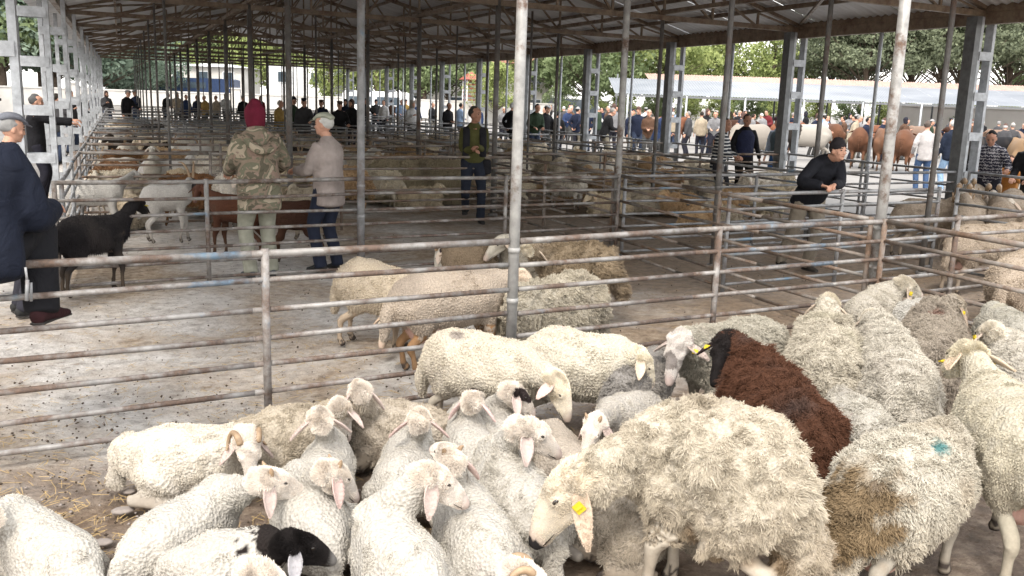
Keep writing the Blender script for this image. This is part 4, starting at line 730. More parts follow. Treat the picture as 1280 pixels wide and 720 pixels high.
    if hair is not None and hat != 'hood':
        Lh = [(loft([(-.012, 0, .0), (-.018, 0, .05), (-.014, 0, .11)], [.078, .081, .045], [.098, .102, .055], up=(1, 0, 0), n=16), 0)]
        V, Fq, _ = remesh([((v, f), 0) for (v, f), _ in Lh], .012, 2); keep = ((V[:, 0] < .04 + (V[:, 2] - .05) * 1.0) | (V[:, 2] > .085)) ; n = vnormals(V, Fq); V = V + n * (sn(V, 60, 3) * .004)[:, None] - [0, 0, .0]
        kf = Fq[keep[Fq].all(axis=1)]; V[:, 2] = np.where(V[:, 0] < 0, V[:, 2] - .0, V[:, 2]); ob('hair', mesh('hair', ht(V), kf, M['cloth']), root, color=hair)
    if hat:
        g = G(); tr = lambda vf: (ht(vf[0]), vf[1])
        if hat == 'flat': g.add(*tr(loft([(-.1, 0, .075), (-.04, 0, .105), (.04, 0, .1), (.105, 0, .062)], [.06, .09, .088, .06], [.03, .036, .032, .012], n=14))); g.add(*tr(loft([(.07, 0, .056), (.12, 0, .05), (.15, 0, .04)], [.07, .06, .03], [.006, .006, .005], n=12)))
        elif hat == 'beanie': g.add(*tr(loft([(-.012, 0, .025), (-.012, 0, .07), (-.012, 0, .125)], [.083, .083, .05], [.103, .103, .06], up=(1, 0, 0), n=18)))
        elif hat == 'cap': g.add(*tr(loft([(-.01, 0, .04), (-.01, 0, .08), (-.012, 0, .125)], [.082, .08, .045], [.1, .1, .055], up=(1, 0, 0), n=16))); g.add(*tr(loft([(.06, 0, .045), (.12, 0, .042), (.17, 0, .03)], [.065, .065, .04], [.006, .006, .005], n=12)))
        elif hat == 'scarf': g.add(*tr(loft([(-.01, 0, -.1), (-.015, 0, .0), (-.015, 0, .07), (-.012, 0, .125)], [.095, .088, .085, .05], [.085, .1, .104, .06], up=(1, 0, 0), n=16)))
        elif hat == 'hood': g.add(*tr(loft([(-.03, 0, -.1), (-.015, 0, -.03), (-.012, 0, .05), (-.03, 0, .135)], [.09, .1, .1, .05], [.095, .118, .118, .06], up=(1, 0, 0), n=18)))
        ob('hood' if hat in ('hood', 'scarf') else 'cap', g.mesh('hat', M['cloth']), root, color=jk.get('hatcol', None) or HATCOL[0])
    return hs, fs, ub
HATCOL = [(.03, .03, .03)]
def person(label, foot, face, hatcol=(.03, .03, .03), group=None, z=0, **k):
    """face: heading in degrees, 0 = towards +x of the shed, 90 = down the shed away from the viewer"""
    HATCOL[0] = hatcol; rt = tag(empty('person', (foot[0], foot[1], z), math.radians(face)), label, 'person', group)
    person_parts(rt, **k); return rt
gp = lambda px, py: at(px, py)[:2]
def faceto(p, deg): return deg
DN = (.02, .025, .045)
# camouflage jacket man, seen from behind
P1 = person('man seen from behind in a camouflage jacket and dark red hood', gp(326, 346), 100, hatcol=(.13, .012, .03), h=1.80, bulk=1.22, hem=.70, hat='hood', jacket=(1, 1, 1), jmat=M['camo'], trousers=(.33, .33, .27), shoes=(.1, .11, .12), hands=((.36, .2, 1.05), (.36, -.34, 1.08)), vox=.013, feet=((.0, .1), (.02, -.12)), lean=.06)
g = G(); g.add(*loft([(-.12, -.14, 1.45), (-.2, -.06, 1.36), (-.21, .06, 1.34), (-.14, .16, 1.45)], [.05, .075, .075, .05], [.035, .05, .05, .035])); ob('jacket_hood', g.mesh('jacket_hood', M['camo']), P1)
P2 = person('white haired man in a beige jacket and pale flat cap, hands held out', gp(412, 338), 128, hatcol=(.42, .44, .36), h=1.70, bulk=1.08, hem=.76, hat='flat', hair=(.6, .6, .58), jacket=(.36, .31, .29), trousers=DN, hands=((.38, .12, 1.12), (.4, .02, 1.14)), headyaw=.35, vox=.013, lean=.04)
P3 = person('man in an olive jumper and dark vest with a shoulder bag, laughing to the side', gp(590, 278), -105, h=1.80, hem=.93, jacket=(.085, .085, .03), trousers=(.02, .025, .04), vest=None, skin='skin_dark', hands=((.24, .03, 1.16), (.26, -.03, 1.12)), headyaw=.9, vox=.013, feet=((.05, .12), (-.1, -.1, .12)), lean=-.02)
g = G()
for y in (-.13, .13): g.add(*loft([(.12, y, 1.05), (.14, y, 1.3), (.03, y * .95, 1.48), (-.12, y, 1.35), (-.14, y * .9, 1.05)], [.055] * 5, [.02] * 5, up=(1, 0, 0)))
g.add(*loft([(-.2, 0, .95), (-.21, 0, 1.2), (-.17, 0, 1.4)], [.15, .16, .12], [.08, .09, .05], up=(1, 0, 0))); g.add(*loft([(.08, .2, .98), (.06, .2, .8)], [.07, .08], [.05, .06])); ob('shoulder_bag', g.mesh('shoulder_bag', M['cloth']), P3, color=(.02, .02, .025))
P4 = person('man in a black jacket and black knitted cap leaning on the pen rail', gp(1003, 340), -95, hatcol=(.025, .022, .025), h=1.74, hat='beanie', bulk=1.12, hem=.8, jacket=(.012, .013, .018), trousers=(.24, .21, .17), shoes=(.04, .035, .03), hands=((.62, -.14, 1.11), (.6, -.28, 1.10)), lean=.62, headyaw=.12, headpitch=.0, vox=.013, handpose=1, feet=((-.12, .13), (-.3, -.12)), elbow_out=.9)
# seated man on the nearest fence, head outside the frame
P5 = person('man in a navy jacket sitting on the nearest fence, dark red shoes', (-.74, 5.0), 66, h=1.86, bulk=1.46, hem=.83, jacket=(.008, .011, .022), trousers=(.012, .012, .015), shoes=(.035, .012, .014), sit=1.0, hat='cap', hatcol=(.02, .02, .025), hands=((.42, .2, 1.2), (.42, -.2, 1.2)), vox=.015, feet=((.3, .2, .64), (.28, -.2, .66)), lean=.2)
g = G(); g.add(*tube((.0, -.31, 1.05), (.0, -.315, .97), .006, 8)); g.add(*tube((.0, -.315, .99), (-.02, -.315, .89), .009, 8)); g.add(*tube((.03, -.315, .97), (.02, -.315, .88), .007, 8)); ob('key_ring', g.mesh('key_ring', M['rail_grey']), P5)
# visitors beyond the right side of the shed
P6 = person('man in a black and white striped jumper bending over the rail', gp(893, 262), -60, h=1.72, jacket=(1, 1, 1), jmat=M['stripe'], trousers=(.02, .02, .025), skin='skin_dark', hands=((.35, .1, 1.05), (.35, -.1, 1.05)), headyaw=-.3, vox=.02, lean=.12)
P7 = person('man in an open black jacket over a dark blue shirt, facing the viewer', gp(925, 252), -105, h=1.80, jacket=(.012, .012, .015), trousers=(.012, .012, .014), vest=(.02, .025, .06), skin='skin_dark', hat=None, hands=((.1, .3, .85), (.2, -.25, .95)), headpitch=.3, vox=.02)
P8 = person('man in a grey vest, blue shirt and dark flat cap reaching to the rail', gp(968, 244), 200, hatcol=(.05, .02, .03), h=1.76, jacket=(.3, .36, .45), vest=(.07, .1, .12), trousers=(.03, .08, .2), hat='flat', hair=(.2, .19, .18), hands=((.45, .2, 1.02), (.1, -.28, .8)), vox=.02, lean=.1)
P9 = person('man in a white and red jersey and blue jeans with his back turned', gp(1150, 240), 60, h=1.76, jacket=(.45, .43, .43), trousers=(.05, .09, .18), hair=(.1, .08, .07), hands=((.15, .25, .95), (.2, -.2, 1.1)), headyaw=-.5, vox=.02)
P10 = person('grey haired man from behind in a navy hooded top and light blue jeans', gp(1182, 240), 75, h=1.80, bulk=1.12, jacket=(.012, .018, .035), trousers=(.25, .38, .56), shoes=(.4, .4, .42), hair=(.5, .5, .48), hands=((.1, .3, .85), (.1, -.3, .85)), vox=.02, feet=((0, .14), (0, -.14)))
P11 = person('dark haired man in a patterned jumper leaning on the fence and looking down', gp(1226, 290), 215, h=1.76, bulk=1.1, jacket=(1, 1, 1), jmat=M['pattern'], trousers=(.02, .02, .03), skin='skin_dark', hands=((.52, .3, 1.08), (.5, -.18, 1.08)), lean=.42, headpitch=.5, vox=.018, hair=(.012, .01, .01))
P12 = person('child in an orange brown padded jacket between two adults at the fence', gp(1252, 286), 215, h=1.25, bulk=1.25, jacket=(.32, .13, .03), trousers=(.03, .03, .05), hands=((.4, .15, 1.3), (.4, -.12, 1.3)), vox=.018, headpitch=.3, hair=(.08, .04, .025), child=True)
P13 = person('person in black bending over the rail at the right edge', gp(1283, 296), 195, h=1.72, bulk=1.15, jacket=(.012, .012, .015), trousers=(.02, .02, .02), hands=((.5, .12, .98), (.5, -.14, .98)), lean=.5, headpitch=.6, vox=.018, hair=(.012, .01, .01))
# left side beyond the white columns
P14 = person('man in a grey flat cap looking over the fence between the first two white columns', tuple(ata(5, 8.6)[:2]), 30, hatcol=(.16, .17, .2), h=1.66, jacket=(.015, .015, .02), trousers=(.03, .03, .04), hat='flat', hair=(.3, .3, .3), vox=.018, headyaw=-.2, headpitch=.15)
P15 = person('grey haired man in a red shirt and grey vest behind the white columns', (-2.35, 15.2), -20, h=1.78, jacket=(.5, .02, .04), vest=(.25, .26, .3), trousers=(.2, .22, .3), hair=(.4, .4, .4), vox=.02)
P16 = person('black clothed man stretching his arm from behind the second white column', (-1.3, 17.0), 0, h=1.76, jacket=(.012, .012, .015), trousers=(.02, .02, .03), hands=((.62, .1, 1.35), (.6, -.1, 1.3)), vox=.02, hair=(.1, .1, .1))
# crowd built from a few poses, each with its own clothes
CP = []
cpose = [dict(hands=((.1, .28, .75), (.1, -.28, .75))), dict(hands=((.25, .05, 1.1), (.25, -.05, 1.1)), lean=.05), dict(hands=((-.15, .1, .95), (-.15, -.1, .95)), hat='cap'), dict(hands=((.45, .2, 1.1), (.1, -.28, .8)), hat='flat', lean=.1),
         dict(hands=((.35, .15, 1.05), (.4, -.15, 1.05)), lean=.3, headpitch=.3), dict(hands=((.12, .27, .8), (.22, -.1, 1.25)), hat='scarf')]
for i, kw in enumerate(cpose):
    rt = empty('person', (0, 0, 0)); HATCOL[0] = (.1, .1, .1); person_parts(rt, h=1.72 + .02 * i, vox=.028, detail=i in (1, 3, 4), jacket=(.1, .1, .1), trousers=(.05, .05, .05), bulk=1.08, **kw); CP.append([rt, False])
JC = [('navy', (.012, .017, .038)), ('black', (.012, .012, .014)), ('dark grey', (.06, .06, .065)), ('light blue', (.25, .34, .48)), ('white', (.6, .6, .6)), ('brown', (.1, .055, .035)), ('maroon', (.14, .02, .025)), ('beige', (.38, .32, .24)), ('grey', (.22, .22, .23)), ('blue', (.03, .05, .12)), ('dark green', (.03, .05, .03)), ('ochre', (.36, .24, .08))]
HC_ = [(.03, .025, .02), (.25, .24, .23), (.5, .5, .5), (.02, .02, .02)]; seen = {}
def crowd(x, y, face, place, pi=None, ji=None, group='visitors standing around the market'):
    pi = rnd.randrange(6) if pi is None else pi; ji = rnd.choices(range(12), [5, 7, 5, 1, 2, 2, 1, 2, 3, 1.5, 1, .6])[0] if ji is None else ji; jn, jc = JC[ji]; rt, u = CP[pi]
    what = ['', 'with folded hands', 'wearing a cap', 'in a flat cap', 'bending forward', 'in a headscarf'][pi]; lab = ' '.join(f'person in {jn} top {what} {place}'.split())
    if u: c = rt.copy(); COL.objects.link(c); kids = [];
    else: c = rt; CP[pi][1] = True
    for ch in list(rt.children):
        d = ch
        if u: d = ch.copy(); COL.objects.link(d); d.parent = c
        nm = ch.name.split('.')[0]
        if nm == 'jacket': d.color = (*jc, 1)
        if nm == 'trousers': d.color = (*rnd.choice([(.02, .02, .03), (.03, .042, .075), (.06, .06, .06), (.2, .18, .14)]), 1)
        if nm == 'hair': d.color = (*rnd.choice(HC_), 1)
        if nm in ('cap', 'hood'): d.color = (*rnd.choice([(.02, .02, .03), (.3, .3, .3), (.1, .06, .05), (.4, .38, .35)]), 1)
    c.location = (x, y, 0); c.rotation_euler = (0, 0, math.radians(face)); tag(c, lab, 'person', group); s_ = rnd.uniform(.96, 1.04); c.scale = (s_, s_, s_ * rnd.uniform(.97, 1.03)); return c
# (pixel column, shed distance) -> standing places
for px, Y, f, pi, ji, pl in ((668, 27, -90, 4, 10, 'left of the far double column'), (682, 29, -70, 3, 1, 'leaning near the middle right column'), (698, 30, 60, 0, 1, 'behind the middle right rails'), (722, 33, 20, 2, 0, 'by the pale thin pole'), (735, 34, 100, 2, 0, 'walking away beside the navy pair'),
    (757, 27, -10, 4, 1, 'bowing between the column and the grey pole'), (768, 33, 90, 5, 8, 'behind the grey pole'), (788, 30, -60, 0, 0, 'right of the thick grey pole'), (798, 29, -90, 2, 0, 'second from the thick grey pole'), (812, 28, -120, 1, 5, 'near the calves'), (823, 24, -20, 4, 9, 'stooping beside the sheep'),
    (862, 31, 140, 0, 2, 'left of the striped jumper man'), (878, 32, 60, 0, 7, 'behind the striped jumper man'), (906, 33, 90, 0, 8, 'behind the open black jacket man'), (560, 33, -70, 1, 1, 'leaning on the right side rails'), (575, 38, 20, 1, 3, 'in the far group right of the column'), (588, 42, 10, 0, 4, 'at the far right side of the shed'),
    (598, 40, 90, 0, 9, 'with their back turned near the far right side'), (540, 44, -60, 1, 1, 'alone before the pale wall'), (630, 36, -100, 1, 8, 'beside the man with the shoulder bag'), (640, 30, 10, 2, 1, 'behind the white pole')):
    p = ata(px, Y); crowd(p[0], p[1], f, pl, pi, ji)
for i, (px, Y) in enumerate(((432, 38), (424, 27.5), (440, 30), (380, 29), (348, 30.5), (366, 31), (402, 33), (456, 44), (470, 46), (480, 45), (490, 47), (500, 46), (508, 48), (520, 45), (132, 46), (157, 40), (170, 47), (232, 48), (246, 50), (256, 47), (270, 49), (282, 50), (304, 47), (326, 52), (118, 50), (221, 51), (206, 53), (640, 45), (655, 43), (515, 33))):
    p = ata(px, Y); crowd(p[0], p[1], rnd.uniform(-140, -40), ('leaning on the middle pens' if Y < 34 else 'at the far end of the shed'), ji=(0, 1, 1, 2, 11, 10)[i % 6] if i < 8 else None)
for i in range(72):
    px = rnd.uniform(640, 1290); Y = rnd.uniform(30, 52) if px < 960 else rnd.uniform(24, 40); p = ata(px, Y)
    if 975 < px < 1060 and Y < 30: continue
    crowd(p[0], p[1], rnd.uniform(0, 360), 'in the crowd of the cattle yard')
for px, Y in ((92, 30), (100, 36), (108, 42), (75, 26)): p = ata(px, Y); crowd(p[0] - .15, p[1], rnd.uniform(-60, 60), 'outside behind the white columns')

# ------------------------------------------------------------------ cattle
CW = dict(kind='cow', cat='cow', fleece=0, voxel=.045, r=.42, width=.72, scale=1.5, lump=0, muddy=.1, dirt=.2, leg=1.0, earlen=.12, earw=.04, droop=.25, tail=.8, tailw=.28)
def cow(label, px, Y, rz, col, **k):
    p = ata(px, Y); q = dict(CW); q.update(k); q.update(label=label, rump=(-.65, 0, 1.0), chest=(.45, 0, 1.0), poll=(.98, .02, 1.25 + k.get('hup', 0)), nose=(1.35, .04, .95 + k.get('hup', 0)), col=col, face=k.get('face', col), legcol=col, name='cow', seed=int(px)); o = beast(q); o.location = (p[0], p[1], 0); o.rotation_euler = (0, 0, math.radians(rz)); return o
BR, BR2 = (.13, .06, .035), (.17, .085, .05)
c1 = cow('brown cow seen from behind left of the blotchy thick pole', 1078, 25.5, 46, BR); cow('ginger brown cow tied with its rump to the viewer right of the thick pole', 1108, 24.5, 52, BR2); cow('large rusty brown cow with rump towards the viewer next to the white jersey man', 1134, 23.5, 40, BR)
cow('black and white pied cow standing side on behind the leaning man', 1012, 29, 165, (.36, .335, .3), spots=.1, spotcol=(.03, .025, .022), spotf=2.2); cow('pale cream bull behind the vest wearing man', 945, 26, 200, (.3, .27, .235)); cow('black cow right of the patterned jumper man', 1246, 17.5, 170, (.012, .012, .014)); cow('tan cow with rump at the right edge', 1285, 16.5, 50, (.25, .16, .09))
k_ = 0
for px, Y, f, ti in ((985, 33, 10, 0), (1045, 32, 60, 1), (1160, 32, 80, 2), (1210, 31, 90, 3), (815, 38, 20, 2), (838, 40, 10, 0), (850, 44, 90, 3), (900, 38, 30, 1), (1262, 28, 80, 2), (1095, 31, 70, 0), (930, 36, 120, 3)):
    p = ata(px, Y); c = copy_tree(c1, (p[0], p[1], 0), math.radians(f), f"{['reddish brown', 'brown', 'pale fawn', 'dark brown'][ti]} cow among the crowd in the yard", [(1.5, 1.3, 1.2), (1, 1, 1), (1.9, 2.8, 3.6), (.4, .4, .45)][ti]); c['group'] = 'cattle tied in the yard'
# ------------------------------------------------------------------ far setting: second shed, walls, trees, buildings
FD = U(np.cross([0, 0, 1], [RC[0][2], RC[1][2], 0])) * -1; FF = U([RC[0][2], RC[1][2], 0])      # right and forward on the ground
def far(px, depth, z=0.0):
    d = RC @ np.array([px - CX, (122 + .033 * (px - 480)) - CY, F]); t = depth / (d[:2].dot(FF[:2])); return np.array([d[0] * t, d[1] * t, z])
sh2 = tag(empty('cattle_shed', tuple(far(1000, 72))), 'second open shed with a white corrugated roof and rusty upper strip behind the crowd', 'shed'); o0 = far(1000, 72)
A0, A1 = far(768, 72), far(1480, 72); wv = (A1 - A0); Lw = np.linalg.norm(wv); wv = wv / Lw; bk = np.array([FF[0], FF[1], 0]); npn = int(Lw / 1.1)
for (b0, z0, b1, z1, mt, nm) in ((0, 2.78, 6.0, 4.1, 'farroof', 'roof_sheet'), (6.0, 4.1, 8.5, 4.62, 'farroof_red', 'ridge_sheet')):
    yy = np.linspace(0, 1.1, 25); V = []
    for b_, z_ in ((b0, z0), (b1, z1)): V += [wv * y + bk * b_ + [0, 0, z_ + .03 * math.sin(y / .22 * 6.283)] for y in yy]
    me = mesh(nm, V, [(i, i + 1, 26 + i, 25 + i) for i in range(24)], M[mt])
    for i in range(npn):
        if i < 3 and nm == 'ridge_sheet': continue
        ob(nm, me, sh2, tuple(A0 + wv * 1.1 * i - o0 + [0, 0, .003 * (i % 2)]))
for i in range(0, int(Lw / 4.5)):
    p = A0 + wv * (1 + 4.5 * i) - o0; g = G(); g.add(*tube(p, p + [0, 0, 2.74], .08, 8)); ob('post', g.mesh('post', M['steel_white']), sh2)
    p = p + bk * 8.3; g = G(); g.add(*tube(p, p + [0, 0, 4.5], .08, 8)); ob('post', g.mesh('post', M['steel_grey']), sh2)
g = G(); g.add(*beam(A0 - o0 + [0, 0, 2.66], A1 - o0 + [0, 0, 2.66], .1, .16)); ob('eave_beam', g.mesh('eave_beam', M['steel_grey'], False), sh2)
def wall(p, q, h, mat, label, cap_mat='metal_white', pil=9, grp=None):
    p = np.array(p, float); q = np.array(q, float); rt = tag(empty('boundary_wall', (p[0], p[1], 0)), label, 'wall', grp); p0 = np.array([p[0], p[1], 0]); Lg = np.linalg.norm(q - p); d = (q - p) / Lg
    g = G(); g.add(*beam([0, 0, h / 2], d[:2].tolist() and [d[0] * Lg, d[1] * Lg, h / 2], .2, h)); ob('wall_panel', g.mesh('wall_panel', mat, False), rt)
    g = G(); g.add(*beam([0, 0, h + .05], [d[0] * Lg, d[1] * Lg, h + .05], .3, .1)); ob('coping', g.mesh('coping', mat, False), rt)
    for i in range(int(Lg / pil) + 1): g = G(); c = np.array([d[0], d[1], 0]) * pil * i; g.add(*box(c + [0, 0, (h + .4) / 2], (.6, .6, h + .4))); g.add(*box(c + [0, 0, h + .44], (.75, .75, .1))); ob('pillar', g.mesh('pillar', mat, False), rt)
wall((-14, 70), (52, 77), 1.75, M['wall'], 'long pale boundary wall with pillars beyond the far end of the shed', pil=11)
wall((-9, 2), (-14, 70), 1.75, M['wall_pink'], 'pinkish boundary wall beyond the white columns on the left', pil=12)
wall(far(1120, 82), far(1420, 82), 2.6, M['plaster'], 'white plastered wall under the second shed on the right', pil=16)
def leaves(gV, gF, gT, c, R, n, size, rs):
    d = rs.normal(size=(n, 3)); d /= np.linalg.norm(d, axis=1)[:, None]; rad = rs.uniform(.35, 1.0, (n, 1)) ** .5; P = c + d * rad * R; a = rs.normal(size=(n, 3)); a /= np.linalg.norm(a, axis=1)[:, None]; b = np.cross(a, rs.normal(size=(n, 3))); b /= np.linalg.norm(b, axis=1)[:, None]
    s_ = size * rs.uniform(.6, 1.3, (n, 1)); q = np.stack([P - a * s_, P + b * s_ * .55, P + a * s_, P - b * s_ * .55], 1); gV.append(q.reshape(-1, 3)); gT.append(np.repeat(np.clip(rs.uniform(.0, 1, n) * .6 + rs.uniform(0, .4), 0, 1), 4))
def tree_mesh(h, R, n_cl, n_leaf, leafsize, mat, seed, kind='round'):
    rs = np.random.RandomState(seed); g = G(); th = h * (.3 if kind == 'pine' else .28); tr = max(.12, h * .018); lean_ = rs.uniform(-.04, .04, 2) * h; top = np.array([lean_[0], lean_[1], h * .86]); g.add(*loft([(0, 0, -.2), (lean_[0] * .2, lean_[1] * .2, h * .3), top * [.6, .6, .65], top], [tr * 1.3, tr, tr * .55, tr * .12], n=8)); gV = []; gT = []
    for i in range(n_cl):
        f = rs.uniform(.0, 1) ; ang = rs.uniform(0, 6.283)
        if kind == 'pine': z = h * (.38 + .58 * f); rr = R * (1 - .55 * f) * rs.uniform(.25, 1.0); cr = np.array([R * .30, R * .30, R * .17]) * rs.uniform(.7, 1.3)
        elif kind == 'poplar': z = h * (.15 + .8 * f); rr = R * rs.uniform(.1, .9) * math.sin(.3 + 2.6 * f); cr = np.array([R * .4, R * .4, R * .5]) * rs.uniform(.6, 1.2)
        else: z = h * (.3 + .62 * f); rr = R * math.sqrt(max(.05, 1 - (2 * f - .9) ** 2)) * rs.uniform(.2, .95); cr = np.array([R * .26, R * .26, R * .2]) * rs.uniform(.6, 1.4)
        c = np.array([math.cos(ang) * rr, math.sin(ang) * rr, z]); s0 = top * min(.95, max(.2, (z - R * .35) / h)); g.add(*tube(s0, c, tr * .28, 5, tr * .08)); leaves(gV, None, gT, c, cr, n_leaf, leafsize, rs)
    V = np.concatenate(gV); Fq = np.arange(len(V)).reshape(-1, 4); t = np.repeat(np.concatenate(gT)[:, None], 3, 1)
    return g.mesh('trunk', M['bark']), mesh('crown', V, Fq, M[mat], smooth=False, tint=t)
TM = dict(light=[tree_mesh(11, 5.0, 60, 130, .2, 'leaf_light', s) for s in (1, 2)], mid=[tree_mesh(12, 5.2, 60, 150, .22, 'leaf_mid', s) for s in (3, 4)], pine=[tree_mesh(17, 7.5, 80, 300, .2, 'leaf_pine', s, 'pine') for s in (5, 6)],
          blue=[tree_mesh(8, 4.5, 60, 150, .17, 'leaf_blue', 7)], poplar=[tree_mesh(13, 2.6, 50, 130, .2, 'leaf_light', 8, 'poplar')])
def tree(kind, i, pos, sc, label):
    tm, cm = TM[kind][i % len(TM[kind])]; rt = tag(empty('pine_tree' if kind == 'pine' else 'tree', (pos[0], pos[1], 0), rnd.uniform(0, 6.28)), label, 'tree', 'trees around the market'); rt.scale = (sc, sc, sc * rnd.uniform(.92, 1.1)); ob('trunk', tm, rt); ob('crown', cm, rt)
for i, (px, dp, kind, sc, lab) in enumerate(((1075, 92, 'pine', .95, 'dark pine rising above the second shed, left of the others'), (1135, 96, 'pine', 1.05, 'tall spreading pine behind the second shed near the blotchy pole'), (1195, 94, 'pine', .95, 'greyish pine above the middle of the white roof'), (1255, 98, 'pine', 1.1, 'large pine at the right edge'), (1330, 95, 'pine', 1.05, 'pine cut by the right edge'), (1035, 97, 'pine', .8, 'smaller pine where pines and spring trees meet'), (1170, 112, 'pine', 1.15, 'tall pine in the second rank'),
    (960, 92, 'poplar', .85, 'slim upright spring tree before the gap of sky'), (985, 99, 'light', .75, 'light green tree left of the pines'), (915, 95, 'light', .9, 'light green spring tree with bare twigs above the shed roof'), (865, 98, 'light', .95, 'bright spring green tree behind the left end of the second shed'), (825, 88, 'light', 1.0, 'bright yellow green tree between grey pole and column'), (780, 90, 'light', .95, 'yellow green tree behind the thick grey pole'), (735, 84, 'mid', .95, 'full mid green tree left of the thick grey pole'), (700, 92, 'mid', 1.0, 'rounded green tree behind the double column'),
    (640, 95, 'light', .85, 'fresh green tree right of the pink roofed house'), (618, 78, 'light', .5, 'low yellow green tree in front of the house'), (560, 88, 'mid', .85, 'green tree left of the pink roofed house'), (530, 84, 'mid', .9, 'blue green tree behind the slim poles'), (505, 95, 'blue', 1.2, 'silvery green tree behind the white van'), (470, 90, 'light', .85, 'light green tree beyond the far right columns'), (440, 100, 'light', .9, 'light tree behind the far wall right of the pale house'), (410, 88, 'poplar', .6, 'thin spring tree beside the pale blue building'), (350, 110, 'light', .9, 'yellowish tree behind the far wall'), (320, 104, 'light', .95, 'bright yellow green tree under the far gable'), (290, 115, 'light', 1.05, 'tall yellow green tree in the middle of the far gable'), (262, 112, 'light', 1.1, 'spring tree left of the far gable centre'), (235, 108, 'mid', 1.0, 'green tree behind the striped bus'), (205, 100, 'light', .8, 'light tree at the left of the far opening'),
    (168, 84, 'blue', .95, 'dense silvery green tree beyond the left end of the far wall'), (145, 80, 'blue', .85, 'silvery tree beside the last white columns'), (385, 120, 'mid', 1.1, 'tree behind the pale blue building'), (1310, 110, 'mid', 1.2, 'broad green tree behind the right pines'))):
    tree(kind, i, far(px, dp), sc, lab)
for i, (x, y, kind, sc) in enumerate(((-1.5, 78, 'blue', 1.35), (-4.5, 80, 'blue', 1.5), (-8, 79, 'mid', 1.2), (-11, 82, 'blue', 1.6), (-6, 88, 'mid', 1.4))): tree(kind, i, (x, y), sc, ['silvery tree just beyond the last white column', 'large silvery tree seen between the white columns', 'green tree seen between the two nearest white columns', 'big silvery tree behind the far left corner of the wall', 'tall green tree in the second rank behind the white columns'][i])
for i, (x, y, kind, sc) in enumerate(((-13, 24, 'blue', 1.0), (-14.5, 33, 'mid', .9), (-12.5, 44, 'blue', 1.05), (-15, 55, 'blue', 1.0), (-13, 16, 'mid', .9), (-14, 66, 'blue', 1.1), (-12, 8, 'blue', .9))):
    tree(kind, i, (x, y), sc, ['silvery green tree over the pink wall seen between the nearest white columns', 'mid green tree behind the pink wall', 'grey green tree halfway along the pink wall', 'silvery tree far along the pink wall', 'green tree outside the left edge', 'silvery tree at the far corner of the walls', 'silvery tree left of the nearest column'][i])
for i in range(15):   # shrubs under the far shed and wall
    px = 700 + i * 40; p = far(px, 83 + (i % 3)); tree('light' if i % 3 else 'mid', i, p, .3, f'low leafy bush under the white shed roof, {(ORD + ["fourteenth", "fifteenth"])[i]} from the left')
def house(name, label, pos, rz, w, d, h, roofh, wm, rm, rows=2, cols=4):
    rt = tag(empty(name, tuple(pos), rz), label, 'building'); g = G(); g.add(*box((0, 0, h / 2), (w, d, h))); ob('wall', g.mesh('wall', M[wm], False), rt)
    if roofh > 0:
        g = G(); o = .5; V = [(-w / 2 - o, -d / 2 - o, h), (w / 2 + o, -d / 2 - o, h), (w / 2 + o, d / 2 + o, h), (-w / 2 - o, d / 2 + o, h), (-w / 2 + d * .3, 0, h + roofh), (w / 2 - d * .3, 0, h + roofh)]
        V = [(x, y, z + .004) for x, y, z in V]; g.add(V, [(0, 1, 5, 4), (1, 2, 5), (2, 3, 4, 5), (3, 0, 4), (0, 3, 2, 1)]); ob('roof', g.mesh('roof', M[rm], False), rt)
    for r_ in range(rows):
        for c_ in range(cols):
            x = -w / 2 + w * (c_ + .5) / cols; z = h * (r_ + .55) / rows; g = G(); g.add(*box((x, -d / 2 - .03, z), (w / cols * .46, .1, h / rows * .5))); wo = ob('window', g.mesh('window', M['metal_white'], False), rt); g = G(); g.add(*box((x, -d / 2 - .09, z), (w / cols * .38, .04, h / rows * .42))); ob('pane', g.mesh('pane', M['glass'], False), wo)
    return rt
RZc = math.atan2(FF[1], FF[0]) - math.pi / 2
house('house', 'white two storey house with a pinkish tiled roof behind the yard wall', far(598, 98), RZc, 15, 9, 5.6, 2.6, 'plaster', 'tiles')
house('house', 'pale blue grey building behind the far wall', far(385, 96), RZc, 6.5, 6, 4.6, 0, 'metal_white', 'tiles', 2, 2)
house('house', 'long low building with white roof edge and dark windows behind the far wall', far(238, 100), RZc, 13, 7, 4.4, .4, 'wall', 'metal_white', 2, 5)
kq = far(588, 80); rt = tag(empty('kiosk_tower', tuple(kq)), 'small red roofed lattice bird house tower beyond the shed', 'tower')
g = G(); [g.add(*tube((x, y, 0), (x, y, 3.6), .06, 6)) for x in (-.5, .5) for y in (-.5, .5)]; ob('frame', g.mesh('frame', M['metal_white']), rt)
for z in np.arange(1.6, 3.6, .32): g = G(); g.add(*box((0, 0, z), (1.05, 1.05, .12))); ob('shelf', g.mesh('shelf', M['metal_red'], False), rt)
g = G(); g.add([(-.8, -.8, 3.6), (.8, -.8, 3.6), (.8, .8, 3.6), (-.8, .8, 3.6), (0, 0, 4.3)], [(0, 1, 4), (1, 2, 4), (2, 3, 4), (3, 0, 4), (3, 2, 1, 0)]); ob('roof', g.mesh('roof', M['metal_red'], False), rt)
